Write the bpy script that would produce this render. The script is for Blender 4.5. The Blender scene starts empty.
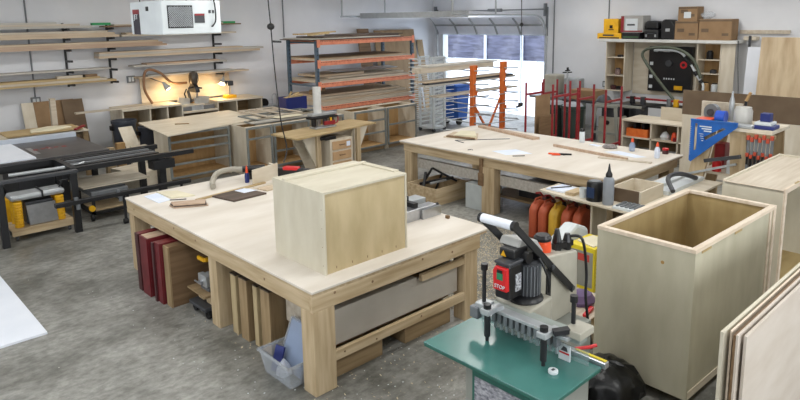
import bpy, bmesh, math, random
from mathutils import Vector, Matrix
random.seed(7)
S = bpy.context.scene
C = S.collection
PI = math.pi

# ---------------------------------------------------------------- materials
def mat(name, col, rough=0.6, metal=0.0, col2=None, scale=(1, 1, 1), ns=6.0, detail=5.0, amt=(0.35, 0.65),
        emit=None, estr=0.0, alpha=None, bump=0.0, spec=0.5, trans=0.0):
    m = bpy.data.materials.new(name); m.use_nodes = True
    nt = m.node_tree; b = nt.nodes['Principled BSDF']
    b.inputs['Roughness'].default_value = rough
    b.inputs['Metallic'].default_value = metal
    b.inputs['Specular IOR Level'].default_value = spec
    if trans: b.inputs['Transmission Weight'].default_value = trans
    if col2 is None: col2 = tuple(c * 0.86 for c in col)
    tc = nt.nodes.new('ShaderNodeTexCoord'); mp = nt.nodes.new('ShaderNodeMapping')
    mp.inputs['Scale'].default_value = scale
    n = nt.nodes.new('ShaderNodeTexNoise'); n.inputs['Scale'].default_value = ns; n.inputs['Detail'].default_value = detail
    r = nt.nodes.new('ShaderNodeValToRGB')
    r.color_ramp.elements[0].position = amt[0]; r.color_ramp.elements[1].position = amt[1]
    r.color_ramp.elements[0].color = (*col2, 1); r.color_ramp.elements[1].color = (*col, 1)
    L = nt.links.new
    L(tc.outputs['Object'], mp.inputs['Vector']); L(mp.outputs[0], n.inputs['Vector'])
    L(n.outputs['Fac'], r.inputs[0]); L(r.outputs[0], b.inputs['Base Color'])
    if bump:
        bp = nt.nodes.new('ShaderNodeBump'); bp.inputs['Strength'].default_value = bump; bp.inputs['Distance'].default_value = 0.01
        L(n.outputs['Fac'], bp.inputs['Height']); L(bp.outputs[0], b.inputs['Normal'])
    if emit:
        b.inputs['Emission Color'].default_value = (*emit, 1); b.inputs['Emission Strength'].default_value = estr
    if alpha is not None: b.inputs['Alpha'].default_value = alpha
    return m

def wood(name, c1, c2, axis='x', stretch=14, ns=1.6, rough=0.62, amt=(0.3, 0.7)):
    s = [stretch, stretch, stretch]; s['xyz'.index(axis)] = 1.0
    return mat(name, c1, rough, col2=c2, scale=tuple(s), ns=ns, detail=6, amt=amt, spec=0.3)

def hexc(r, g, b):
    f = lambda v: ((v / 255 + 0.055) / 1.055) ** 2.4 if v > 10 else v / 255 / 12.92
    return (f(r), f(g), f(b))

PLY = {a: wood('birch_ply_' + a, hexc(216, 207, 190), hexc(198, 186, 164), a, 5, 1.8) for a in 'xyz'}
TOP = wood('bench_top_ply', hexc(224, 217, 207), hexc(208, 199, 186), 'x', 4, 1.2)
BOXW = {a: wood('box_birch_' + a, hexc(210, 204, 186), hexc(194, 186, 166), a, 3, 2.2, amt=(0.3, 0.75)) for a in 'xyz'}
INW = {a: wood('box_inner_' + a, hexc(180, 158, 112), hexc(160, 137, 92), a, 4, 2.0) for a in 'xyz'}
EDGE = wood('maple_edge', hexc(226, 212, 194), hexc(206, 188, 166), 'x', 8, 2)
PINE = {a: wood('pine_' + a, hexc(202, 182, 150), hexc(166, 143, 108), a, 12, 1.6) for a in 'xyz'}
PINED = {a: wood('pine_dull_' + a, hexc(165, 142, 108), hexc(132, 110, 80), a, 12, 1.6) for a in 'xyz'}
OAK = wood('amber_ply', hexc(188, 154, 108), hexc(164, 130, 86), 'z', 7, 1.6)
TAN = wood('tan_board', hexc(206, 188, 164), hexc(180, 160, 134), 'x', 20, 1.2)
PINK = wood('pink_board', hexc(196, 172, 150), hexc(168, 142, 120), 'x', 20, 1.2)
GREYW = wood('grey_board', hexc(194, 190, 182), hexc(168, 162, 152), 'x', 20, 1.2)
YELW = wood('yellow_board', hexc(196, 174, 132), hexc(160, 134, 92), 'x', 20, 1.4)
BROWN = wood('brown_board', hexc(136, 110, 82), hexc(108, 84, 60), 'x', 14, 1.4)
DARKW = wood('walnut_board', hexc(98, 84, 74), hexc(66, 54, 46), 'x', 16, 1.4)
PALEW = wood('pale_board', hexc(206, 196, 180), hexc(182, 168, 148), 'x', 14, 1.4)
OSB = mat('rough_ply', hexc(160, 132, 92), 0.8, col2=hexc(122, 96, 64), ns=9, detail=8, scale=(1, 1, 3))
CARD = mat('cardboard', hexc(150, 122, 90), 0.85, col2=hexc(136, 108, 78), ns=3)
CARDD = mat('cardboard_dark', hexc(112, 94, 74), 0.85, col2=hexc(98, 80, 62), ns=3)
FRAMEG = mat('grey_frame_paint', hexc(128, 132, 130), 0.5, col2=hexc(112, 116, 112), ns=8)
BLK = mat('black_metal', hexc(26, 27, 30), 0.45, ns=12)
BLKP = mat('black_plastic', hexc(22, 22, 24), 0.35, ns=12)
DKG = mat('dark_grey_metal', hexc(62, 64, 68), 0.45, ns=9)
MIDG = mat('mid_grey_metal', hexc(120, 124, 128), 0.4, 0.3, ns=9)
LTG = mat('light_grey_metal', hexc(182, 186, 188), 0.35, 0.4, ns=9)
STEEL = mat('bare_steel', hexc(190, 192, 196), 0.28, 0.85, ns=14)
WHT = mat('white_paint', hexc(214, 220, 222), 0.45, ns=4, col2=hexc(204, 210, 213))
RAILW = mat('fence_bluish_white', hexc(206, 214, 226), 0.4, ns=4)
WHTL = mat('white_laminate', hexc(232, 236, 244), 0.35, ns=2, col2=hexc(224, 229, 238))
MACH = mat('machine_ivory', hexc(176, 172, 158), 0.4, ns=4, col2=hexc(160, 156, 142))
MACHG = mat('machine_grey_green', hexc(140, 142, 134), 0.45, ns=4)
ORANGE = mat('rack_orange', hexc(242, 158, 124), 0.5, ns=10, col2=hexc(228, 136, 104))
ORANGE2 = mat('bright_orange', hexc(222, 118, 54), 0.45, ns=10, col2=hexc(208, 98, 36))
SAFE = mat('safety_orange', hexc(232, 82, 36), 0.4, ns=6)
RACKB = mat('rack_blue_grey', hexc(82, 102, 120), 0.5, ns=10)
RED = mat('red_paint', hexc(150, 36, 42), 0.4, ns=8, col2=hexc(124, 28, 34))
REDB = mat('bright_red_plastic', hexc(206, 30, 34), 0.35, ns=8)
REDM = mat('maroon_lacquer', hexc(112, 34, 40), 0.45, ns=6, col2=hexc(92, 26, 32))
REDE = mat('dark_maroon', hexc(74, 38, 40), 0.5, ns=6)
YEL = mat('machine_yellow', hexc(232, 178, 26), 0.4, ns=6, col2=hexc(214, 158, 18))
YELB = mat('carton_yellow', hexc(228, 208, 44), 0.55, ns=3, col2=hexc(214, 192, 34))
GASO = mat('gas_can_orange', hexc(178, 84, 50), 0.55, ns=5, col2=hexc(156, 68, 40))
GASY = mat('gas_can_yellow', hexc(206, 164, 52), 0.5, ns=5, col2=hexc(184, 142, 40))
TEAL = mat('teal_painted_steel', hexc(66, 120, 113), 0.24, ns=3, col2=hexc(58, 108, 102), spec=0.9)
TEALE = mat('teal_edge', hexc(36, 96, 84), 0.4, ns=3)
BLUE = mat('square_blue', hexc(24, 96, 178), 0.35, ns=5, col2=hexc(20, 84, 160))
BLUEB = mat('bin_blue', hexc(44, 98, 190), 0.5, ns=5)
NAVY = mat('navy_plastic', hexc(26, 40, 110), 0.45, ns=5)
GREEN = mat('dark_green_plastic', hexc(44, 58, 52), 0.5, ns=6)
GRNL = mat('green_tape', hexc(40, 150, 88), 0.5, ns=5)
HOSE = mat('hose_olive', hexc(92, 98, 84), 0.6, ns=8, col2=hexc(70, 76, 62))
HOSEG = mat('hose_grey_beige', hexc(168, 162, 148), 0.55, ns=8)
HOSEB = mat('hose_tan', hexc(140, 102, 72), 0.55, ns=8)
PURP = mat('purple_cloth', hexc(110, 92, 130), 0.8, ns=6)
PAPER = mat('paper', hexc(226, 232, 244), 0.7, ns=3, col2=hexc(210, 220, 238))
CREAM = mat('cream_paper', hexc(226, 218, 190), 0.7, ns=3)
CLEARP = mat('clear_plastic', hexc(206, 212, 218), 0.15, ns=3, alpha=0.34, spec=0.5)
CLEARB = mat('blue_tinted_plastic', hexc(168, 186, 216), 0.2, ns=3, alpha=0.6)
GLASSY = mat('clear_shield', hexc(170, 190, 190), 0.08, ns=3, alpha=0.28, spec=0.8)
BAG = mat('black_bag', hexc(10, 11, 13), 0.32, ns=7, bump=1.0, spec=0.45)
BOTG = mat('grey_bottle', hexc(150, 156, 164), 0.4, ns=5)
RUB = mat('rubber', hexc(30, 30, 30), 0.8, ns=9)
SHELFW = mat('shelf_white', hexc(216, 216, 212), 0.5, ns=3)
BRONZE = mat('bronze_motor', hexc(70, 62, 52), 0.35, 0.3, ns=9)
LAMPW = mat('warm_lamp', (1, .75, .4), 0.4, emit=(1.0, .66, .32), estr=18)
LAMPF = mat('tube_diffuser', (1, 1, 1), 0.4, emit=(.93, .97, 1.0), estr=6)
CONC = None

def concrete():
    m = bpy.data.materials.new('polished_concrete'); m.use_nodes = True
    nt = m.node_tree; b = nt.nodes['Principled BSDF']; L = nt.links.new; N = nt.nodes.new
    tc = N('ShaderNodeTexCoord')
    def noise(s, d, sc=(1, 1, 1)):
        mp = N('ShaderNodeMapping'); mp.inputs['Scale'].default_value = sc; L(tc.outputs['Object'], mp.inputs['Vector'])
        n = N('ShaderNodeTexNoise'); n.inputs['Scale'].default_value = s; n.inputs['Detail'].default_value = d
        n.inputs['Roughness'].default_value = 0.68
        L(mp.outputs[0], n.inputs['Vector']); return n.outputs['Fac']
    def ramp(f, a, ca, bb, cb):
        r = N('ShaderNodeValToRGB'); e = r.color_ramp.elements
        e[0].position = a; e[0].color = (*ca, 1); e[1].position = bb; e[1].color = (*cb, 1); L(f, r.inputs[0]); return r.outputs[0]
    big = ramp(noise(0.8, 8), 0.36, hexc(104, 103, 96), 0.64, hexc(170, 169, 163))
    fine = ramp(noise(9, 10, (1, 1.6, 1)), 0.38, (0.45, 0.45, 0.44), 0.60, (1, 1, 1))
    mx = N('ShaderNodeMixRGB'); mx.blend_type = 'MULTIPLY'; mx.inputs[0].default_value = 0.75
    L(big, mx.inputs[1]); L(fine, mx.inputs[2])
    v = N('ShaderNodeTexVoronoi'); v.inputs['Scale'].default_value = 9; L(tc.outputs['Object'], v.inputs['Vector'])
    sp = ramp(v.outputs['Distance'], 0.04, hexc(222, 218, 208), 0.07, (0, 0, 0))
    mask = ramp(noise(2.1, 3), 0.5, (0, 0, 0), 0.62, (1, 1, 1))
    sm = N('ShaderNodeMixRGB'); sm.blend_type = 'MULTIPLY'; sm.inputs[0].default_value = 1; L(sp, sm.inputs[1]); L(mask, sm.inputs[2])
    ad = N('ShaderNodeMixRGB'); ad.blend_type = 'LIGHTEN'; ad.inputs[0].default_value = 0.8; L(mx.outputs[0], ad.inputs[1]); L(sm.outputs[0], ad.inputs[2])
    L(ad.outputs[0], b.inputs['Base Color'])
    rr = ramp(noise(1.4, 5), 0.35, (0.30,) * 3, 0.65, (0.5,) * 3); L(rr, b.inputs['Roughness'])
    b.inputs['Specular IOR Level'].default_value = 0.4
    return m

# ---------------------------------------------------------------- mesh builder (world coordinates)
class G:
    def __init__(s): s.bm = bmesh.new()
    def _add(s, verts, faces, M=None):
        vs = [s.bm.verts.new(M @ Vector(v) if M else Vector(v)) for v in verts]
        for f in faces:
            try: s.bm.faces.new([vs[i] for i in f])
            except ValueError: pass
        return s
    def box(s, x0, x1, y0, y1, z0, z1, M=None):
        v = [(x, y, z) for x in (x0, x1) for y in (y0, y1) for z in (z0, z1)]
        return s._add(v, [(0, 1, 3, 2), (4, 6, 7, 5), (0, 4, 5, 1), (2, 3, 7, 6), (0, 2, 6, 4), (1, 5, 7, 3)], M)
    def cbox(s, c, sz, M=None):
        return s.box(c[0]-sz[0]/2, c[0]+sz[0]/2, c[1]-sz[1]/2, c[1]+sz[1]/2, c[2]-sz[2]/2, c[2]+sz[2]/2, M)
    def bar(s, p0, p1, w, h, up=(0, 0, 1)):
        p0, p1 = Vector(p0), Vector(p1); d = (p1 - p0); L = d.length; d.normalize()
        u = Vector(up)
        if abs(d.dot(u)) > 0.98: u = Vector((1, 0, 0))
        a = d.cross(u).normalized(); b = a.cross(d).normalized()
        v = []
        for t in (p0, p1):
            for i, j in ((-1, -1), (1, -1), (1, 1), (-1, 1)): v.append(t + a * (i * w / 2) + b * (j * h / 2))
        return s._add(v, [(0, 3, 2, 1), (4, 5, 6, 7), (0, 1, 5, 4), (1, 2, 6, 5), (2, 3, 7, 6), (3, 0, 4, 7)])
    def tube(s, pts, r, n=10, rads=None):
        pts = [Vector(p) for p in pts]; rings = []
        prev = None
        for i, p in enumerate(pts):
            d = (pts[min(i + 1, len(pts) - 1)] - pts[max(i - 1, 0)]).normalized()
            if prev is None:
                a = d.orthogonal().normalized()
            else:
                a = (prev - d * prev.dot(d)).normalized()
            prev = a; b = d.cross(a); rr = rads[i] if rads else r
            rings.append([p + a * (rr * math.cos(2 * PI * k / n)) + b * (rr * math.sin(2 * PI * k / n)) for k in range(n)])
        v = [x for R_ in rings for x in R_]; f = []
        for i in range(len(rings) - 1):
            for k in range(n):
                f.append((i * n + k, i * n + (k + 1) % n, (i + 1) * n + (k + 1) % n, (i + 1) * n + k))
        f.append(tuple(range(n))[::-1]); f.append(tuple((len(rings) - 1) * n + k for k in range(n)))
        return s._add(v, f)
    def cyl(s, p0, p1, r0, r1=None, n=16):
        return s.tube([p0, p1], r0, n, [r0, r0 if r1 is None else r1])
    def lathe(s, c, prof, n=20):
        v = []; f = []
        for (r, z) in prof:
            for k in range(n): v.append((c[0] + max(r, 1e-4) * math.cos(2*PI*k/n), c[1] + max(r, 1e-4) * math.sin(2*PI*k/n), c[2] + z))
        for i in range(len(prof) - 1):
            for k in range(n): f.append((i*n+k, i*n+(k+1) % n, (i+1)*n+(k+1) % n, (i+1)*n+k))
        f.append(tuple(range(n))[::-1]); f.append(tuple((len(prof)-1)*n+k for k in range(n)))
        return s._add(v, f)
    def prism(s, poly, axis, a, b):
        # poly in the two other axes, in order
        def P(u, w, t): return {'x': (t, u, w), 'y': (u, t, w), 'z': (u, w, t)}[axis]
        n = len(poly); v = [P(u, w, a) for u, w in poly] + [P(u, w, b) for u, w in poly]
        f = [tuple(range(n)), tuple(range(n, 2*n))[::-1]] + [(i, (i+1) % n, n+(i+1) % n, n+i) for i in range(n)]
        return s._add(v, f)
    def build(s, name, m, parent=None, off=None, bevel=0.0, smooth=False):
        bmesh.ops.recalc_face_normals(s.bm, faces=s.bm.faces)
        off = Vector(off if off is not None else (parent_off(parent) if parent else (0, 0, 0)))
        bmesh.ops.translate(s.bm, verts=s.bm.verts, vec=-off)
        me = bpy.data.meshes.new(name); s.bm.to_mesh(me); s.bm.free()
        o = bpy.data.objects.new(name, me); C.objects.link(o); me.materials.append(m)
        if smooth:
            for p in me.polygons: p.use_smooth = True
            md = None
            try:
                me.set_sharp_from_angle(angle=math.radians(38))
            except Exception: pass
        if bevel:
            md = o.modifiers.new('bevel', 'BEVEL'); md.width = bevel; md.segments = 2; md.limit_method = 'ANGLE'
        if parent: o.parent = parent
        else: o.location = off
        return o

def parent_off(p):
    o = Vector((0, 0, 0))
    while p is not None:
        o = o + p.location; p = p.parent
    return o

def tag(o, label, cat, group=None, kind=None):
    if label: o['label'] = label
    if cat: o['category'] = cat
    if group: o['group'] = group
    if kind: o['kind'] = kind
    return o

def T(name, label, cat, loc, group=None, rz=0):
    o = bpy.data.objects.new(name, None); C.objects.link(o); o.location = loc; o.empty_display_size = 0.1
    if rz: o.rotation_euler.z = rz
    return tag(o, label, cat, group)

def one(name, label, cat, g, m, loc, group=None, bevel=0.0, smooth=False, kind=None):
    return tag(g.build(name, m, None, loc, bevel, smooth), label, cat, group, kind)

def struct(name, g, m, bevel=0.0):
    o = g.build(name, m, None, (0, 0, 0), bevel); o['kind'] = 'structure'; return o

def dup(root, loc, label=None, rz=None, group=None):
    r = root.copy(); C.objects.link(r); r.location = loc
    if rz is not None: r.rotation_euler.z = rz
    if label: r['label'] = label
    if group: r['group'] = group
    for ch in list(root.children):
        c = ch.copy(); C.objects.link(c); c.parent = r
        for g in list(ch.children):
            d = g.copy(); C.objects.link(d); d.parent = c
    return r

def bx(*a): return G().box(*a)

def text(s, size, m, parent, origin, xdir, ydir, name='lettering', depth=0.002):
    cu = bpy.data.curves.new('t', 'FONT'); cu.body = s; cu.size = size; cu.extrude = depth
    cu.align_x = 'CENTER'; cu.align_y = 'CENTER'
    to = bpy.data.objects.new('t', cu); C.objects.link(to)
    dg = bpy.context.evaluated_depsgraph_get()
    me = bpy.data.meshes.new_from_object(to.evaluated_get(dg))
    C.objects.unlink(to); bpy.data.objects.remove(to)
    x = Vector(xdir).normalized(); y = Vector(ydir).normalized(); z = x.cross(y)
    off = parent_off(parent)
    M = Matrix.Translation(Vector(origin) - off) @ Matrix((x, y, z)).transposed().to_4x4()
    me.transform(M); me.materials.clear(); me.materials.append(m)
    o = bpy.data.objects.new(name, me); C.objects.link(o); o.parent = parent
    return o

def sag(p0, p1, drop, n=10):
    p0, p1 = Vector(p0), Vector(p1)
    return [p0.lerp(p1, i / n) + Vector((0, 0, -drop * 4 * (i / n) * (1 - i / n))) for i in range(n + 1)]

def curve_pts(ps, sub=6):
    ps = [Vector(p) for p in ps]; out = []
    for i in range(len(ps) - 1):
        a, b = ps[max(i-1, 0)], ps[i]; c, d = ps[i+1], ps[min(i+2, len(ps)-1)]
        for k in range(sub):
            t = k / sub
            out.append(0.5 * ((2*b) + (c - a) * t + (2*a - 5*b + 4*c - d) * t*t + (3*b - a - 3*c + d) * t**3))
    out.append(ps[-1]); return out

# ---------------------------------------------------------------- camera and light
cam = bpy.data.cameras.new('camera'); co = bpy.data.objects.new('camera', cam); C.objects.link(co)
yaw, pitch, roll = .819, .1776, -.0163
fw = Vector((math.cos(yaw)*math.cos(pitch), math.sin(yaw)*math.cos(pitch), -math.sin(pitch)))
rt = Vector((math.sin(yaw), -math.cos(yaw), 0)); up = rt.cross(fw)
rt2 = rt*math.cos(roll) + up*math.sin(roll); up2 = -rt*math.sin(roll) + up*math.cos(roll)
co.matrix_world = Matrix.Translation((0, 0, 3.0)) @ Matrix((rt2, up2, -fw)).transposed().to_4x4()
cam.sensor_width = 36; cam.lens = 28.8; cam.shift_y = -68.5 / 800; cam.clip_end = 200; cam.clip_start = 0.05
S.camera = co
S.view_settings.view_transform = 'Standard'; S.view_settings.look = 'None'
S.view_settings.exposure = -0.24; S.view_settings.gamma = 1.0; S.view_settings.use_curve_mapping = False

w = bpy.data.worlds.new('world'); S.world = w; w.use_nodes = True
bg = w.node_tree.nodes['Background']; bg.inputs[0].default_value = (0.80, 0.89, 1.0, 1); bg.inputs[1].default_value = 4.6

def area(loc, sx, sy, power, col, rot=(0, 0, 0)):
    l = bpy.data.lights.new('lamp', 'AREA'); l.shape = 'RECTANGLE'; l.size = sx; l.size_y = sy; l.energy = power; l.color = col
    o = bpy.data.objects.new('lamp', l); C.objects.link(o); o.location = loc; o.rotation_euler = rot; return o

# ---------------------------------------------------------------- the room
WX, WY, CZ = 15.6, 15.0, 4.0
WALL = mat('wall_paint', hexc(226, 227, 230), 0.7, col2=hexc(218, 220, 224), ns=1.2)
CEIL = mat('ceiling_paint', hexc(232, 233, 234), 0.8, ns=1.2)
struct('floor', bx(-3, WX + .2, -3, WY + .2, -0.2, 0), concrete())
struct('ceiling', bx(-3, WX + .2, -3, WY + .2, CZ, CZ + .15), CEIL)
struct('wall_back', bx(-3, WX + .2, WY, WY + .2, 0, CZ), WALL)
struct('wall_left', bx(-3.2, -3, -3, WY + .2, 0, CZ), WALL)
struct('wall_front', bx(-3, WX + .2, -3.2, -3, 0, CZ), WALL)
DY0, DY1, DZ = 10.52, 14.62, 2.44
g = G().box(WX, WX + .2, -3, DY0, 0, CZ).box(WX, WX + .2, DY1, WY, 0, CZ).box(WX, WX + .2, DY0, DY1, DZ, CZ)
struct('wall_right', g, WALL)
for i, yy in enumerate((9.9, 4.9)):
    pass
# garage door: tilted lower panels, raised stack, tracks
d = bpy.data.objects.new('door_1', None); C.objects.link(d); d.location = (15.3, 12.5, 2.4); d['kind'] = 'structure'
DOORP = mat('door_panel', hexc(236, 238, 246), 0.45, col2=hexc(196, 200, 212), ns=3)
DOORD = mat('door_panel_edge', hexc(150, 152, 150), 0.45, ns=3)
y0, y1 = DY0 + .02, DY1 + .02
_nt = DOORP.node_tree; _out = _nt.nodes['Material Output']; _tr = _nt.nodes.new('ShaderNodeBsdfTranslucent'); _tr.inputs[0].default_value = (.95, .95, .95, 1)
_mx = _nt.nodes.new('ShaderNodeMixShader'); _mx.inputs[0].default_value = .65
_nt.links.new(_nt.nodes['Principled BSDF'].outputs[0], _mx.inputs[1]); _nt.links.new(_tr.outputs[0], _mx.inputs[2]); _nt.links.new(_mx.outputs[0], _out.inputs[0])
def slab(p, q, t=.045):
    return G().prism([(p[0], p[1]), (q[0], q[1]), (q[0] + t * .7, q[1] + t), (p[0] + t * .7, p[1] + t)], 'y', y0, y1)
slab((15.52, 2.42), (15.36, 2.70)).build('door_panel', DOORP, d)
slab((15.355, 2.71), (15.12, 2.92)).build('door_panel', DOORP, d)
G().prism([(15.10, 2.93), (13.4, 3.03), (13.4, 3.08), (15.10, 2.98)], 'y', y0, y1).build('door_panel', DOORP, d)
G().prism([(13.38, 3.03), (12.25, 3.07), (12.25, 3.12), (13.38, 3.08)], 'y', y0, y1).build('door_panel', DOORP, d)
for yy in (11.35, 12.2, 13.0, 13.8):
    G().bar((15.49, yy, 2.43), (15.35, yy, 2.68), .05, .03).bar((15.33, yy, 2.71), (15.10, yy, 2.90), .05, .03).build('door_stile', DOORD, d)
G().bar((15.33, y0, 2.70), (15.33, y1, 2.70), .05, .05).build('door_strut', DOORD, d)
G().bar((12.2, y0, 3.04), (12.2, y1, 3.04), .06, .15).build('door_strut', LTG, d)
for yy in (DY0 - .06, DY1 + .08):
    pts = [(15.5, yy, .05), (15.5, yy, 2.3)] + [(15.5 - .55 * (1 - math.cos(a)), yy, 2.3 + .68 * math.sin(a)) for a in [PI/2 * k/8 for k in range(1, 9)]] + [(11.5, yy, 3.03)]
    G().tube(pts, .025, 8).build('door_track', LTG, d)
    G().bar((15.45, yy + .03, 2.95), (15.45, yy + .03, 3.3), .04, .12).bar((15.5, yy, 2.4), (15.5, yy, 3.2), .05, .05).build('track_bracket', MIDG, d)
    G().bar((11.55, yy, 3.03), (11.55, yy, 4.0), .04, .04).bar((13.2, yy, 3.03), (13.2, yy, 4.0), .03, .03).build('track_hanger', LTG, d)
G().cyl((15.42, y0 - .1, 3.14), (15.42, y1 + .1, 3.14), .02).cyl((15.42, 12.0, 3.14), (15.42, 12.5, 3.14), .05).build('torsion_shaft', MIDG, d)
# opening trim
struct('trim_1', G().box(WX - .02, WX + .22, DY1 - .10, DY1, 0, DZ).box(WX - .02, WX + .22, DY0, DY0 + .06, 0, DZ).box(WX - .02, WX + .22, DY0, DY1, DZ - .04, DZ), WHT)

# lights in the ceiling
for i, (lx, ly) in enumerate([(x, y) for x in (0.8, 4.0, 7.3, 10.6, 13.8) for y in (0.4, 3.1, 5.8, 8.8, 12.4)]):
    t = T('ceiling_light', 'long white ceiling strip light above the workshop', 'light', (lx, ly, 3.86), 'ceiling strip lights')
    G().box(lx-.65, lx+.65, ly-.12, ly+.12, 3.9, 4.0).build('housing', WHT, t)
    G().box(lx-.62, lx+.62, ly-.10, ly+.10, 3.87, 3.9).build('diffuser', LAMPF, t)
    area((lx, ly, 3.85), 1.3, .5, 30.5, (1.0, 0.985, 0.95))

# unseen windows added behind and left of the camera for extra side light
GLZ = mat('window_glass', (1, 1, 1), .2, emit=(.90, .95, 1.0), estr=2.2)  # emissive pane of the added windows, set on solid wall
def window(n, axis, a0, a1, z0, z1, wall, power):
    t = bpy.data.objects.new('window_%d' % n, None); C.objects.link(t); t['kind'] = 'structure'
    if axis == 'x':
        t.location = (wall, (a0+a1)/2, z0); B = lambda u0, u1, w0, w1, d0, d1: (wall+d0, wall+d1, u0, u1, w0, w1)
    else:
        t.location = ((a0+a1)/2, wall, z0); B = lambda u0, u1, w0, w1, d0, d1: (u0, u1, wall+d0, wall+d1, w0, w1)
    g = G().box(*B(a0, a1, z0-.06, z0, 0, .05)).box(*B(a0, a1, z1, z1+.06, 0, .05)).box(*B(a0-.06, a0, z0-.06, z1+.06, 0, .05)).box(*B(a1, a1+.06, z0-.06, z1+.06, 0, .05))
    k = 3
    for i in range(1, k): u = a0 + (a1-a0)*i/k; g.box(*B(u-.03, u+.03, z0, z1, 0, .05))
    g.build('window_frame', WHT, t)
    G().box(*B(a0, a1, z0, z1, .002, .015)).build('glass_pane', GLZ, t)
    if axis == 'x': area((wall+.08, (a0+a1)/2, (z0+z1)/2), z1-z0, a1-a0, power, (.92, .96, 1.0), (0, -PI/2, 0))
    else: area(((a0+a1)/2, wall+.08, (z0+z1)/2), a1-a0, z1-z0, power, (.92, .96, 1.0), (PI/2, 0, 0))
window(1, 'x', 1.5, 7.5, 1.2, 3.2, -3, 72)
window(2, 'y', 1.0, 7.0, 1.2, 3.2, -3, 150)

# outside
SNOW = mat('snow', hexc(236, 240, 246), 0.8, ns=.6, col2=hexc(222, 228, 238))
o = struct('ground', bx(WX + .2, 70, -10, 70, -0.25, -0.03), SNOW); o.name = 'snow_ground'
TARP = mat('tarp_silver_blue', hexc(88, 88, 108), 0.35, col2=hexc(52, 52, 68), ns=1.5, scale=(1, .6, 4), bump=1.0, detail=8)
fx = 28.5
g = G(); n = 60
vs = []
for i in range(n + 1):
    yy = 14 + 20 * i / n
    for k in range(9):
        zz = .55 + 3.1 * k / 8
        vs.append((fx + .12 * math.sin(yy * 3.1 + zz * 1.7) + .06 * math.sin(yy * 7.7 - zz * 4), yy, zz))
nv = len(vs); vs += [(x + .03, y, z) for x, y, z in vs]
fc = []
for i in range(n):
    for k in range(8):
        a = i*9+k; fc.append((a, a+1, a+10, a+9)); fc.append((nv+a, nv+a+9, nv+a+10, nv+a+1))
g._add(vs, fc)
f = T('tarp_fence', 'silvery blue tarp fence with pale posts seen outside through the open garage door', 'fence', (fx, 24, 0))
g.build('tarp', TARP, f, smooth=True)
for yy in (15, 18.3, 20.6, 23.1, 26.3, 29.4, 32.5):
    G().box(fx - .22, fx - .12, yy, yy + .12, -.03, 3.7).build('post', WHT, f)
G().box(fx - .15, fx - .05, 14, 34, .5, .56).build('bottom_rail', WHT, f)
# ================================================================ LEFT WALL
# lumber brackets
def bracket(x, z0, z1, arms, label, tilt=0.0):
    t = T('lumber_bracket', label, 'bracket', (x, WY, z0), 'wall lumber brackets')
    G().box(x-.02, x+.02, WY-.04, WY, z0, z1).build('upright', BLK, t)
    for a in arms:
        G().bar((x, WY-.05, a-.02), (x, WY-.42, a-.01), .04, .045).build('arm', BLK, t)
ARM = [1.69, 1.96, 2.19, 2.42, 2.65, 2.86]
bracket(4.22, 1.62, 2.98, ARM, 'black lumber bracket on the white wall left of the air cleaner')
bracket(5.12, 1.62, 2.94, ARM, 'black lumber bracket just under the left corner of the air cleaner')
bracket(7.66, 1.62, 2.94, ARM[:], 'black lumber bracket under the right end of the air cleaner')
def plank(x0, x1, y, z, wd, th, m, label, skew=0.0, group=None, name='lumber_board'):
    g = G().prism([(x0, y), (x1, y + skew), (x1, y + skew + wd), (x0, y + wd)], 'z', z, z + th)
    return one(name, label, 'board', g, m, (x0, y, z), group)
def stackrow(x0, x1, z, rows, key, ydepth=.40):
    zz = z; nms = ['bottom', 'second', 'third', 'fourth', 'top']
    for i, (dx0, dx1, th, m, cn) in enumerate(rows):
        lvl = 'bottom' if i == 0 else ('top' if i == len(rows)-1 else nms[i])
        plank(x0 + dx0, x1 + dx1, 14.6 - .012 * i, zz, .33, th, m, f'{cn} board, {lvl} of the {key}')
        zz += th + .001
stackrow(1.6, 4.9, 2.875, [(0, -.2, .045, GREYW, 'long grey'), (0, -.45, .04, PALEW, 'long pale'), (0, -.9, .035, GREYW, 'weathered grey')], 'highest pile on the left wall')
stackrow(1.6, 5.25, 2.665, [(0, 0, .05, TAN, 'long tan'), (0, -.1, .05, TAN, 'tan square-edged'), (0, -.25, .04, PALEW, 'pale tan')], 'second pile down on the left wall')
stackrow(1.6, 6.3, 2.435, [(0, 0, .045, PINK, 'long pinkish brown'), (0, -.1, .045, PINK, 'brown pinkish planed'), (0, -.2, .04, TAN, 'thin tan')], 'third pile down on the left wall')
stackrow(1.6, 5.0, 1.975, [(0, 0, .03, GREYW, 'thin grey')], 'fourth arms down on the left wall')
stackrow(1.6, 5.05, 1.705, [(0, 0.05, .04, YELW, 'yellowish'), (0, -.15, .045, PALEW, 'pale'), (.3, -.3, .04, YELW, 'short yellow-brown')], 'lowest pile on the left wall')
plank(3.9, 4.45, 14.58, 1.834, .12, .05, PALEW, 'short white offcut lying on the lowest pile of the left wall')
plank(4.4, 4.7, 14.58, 1.834, .12, .05, BROWN, 'short dark brown offcut lying on the lowest pile of the left wall')
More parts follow.
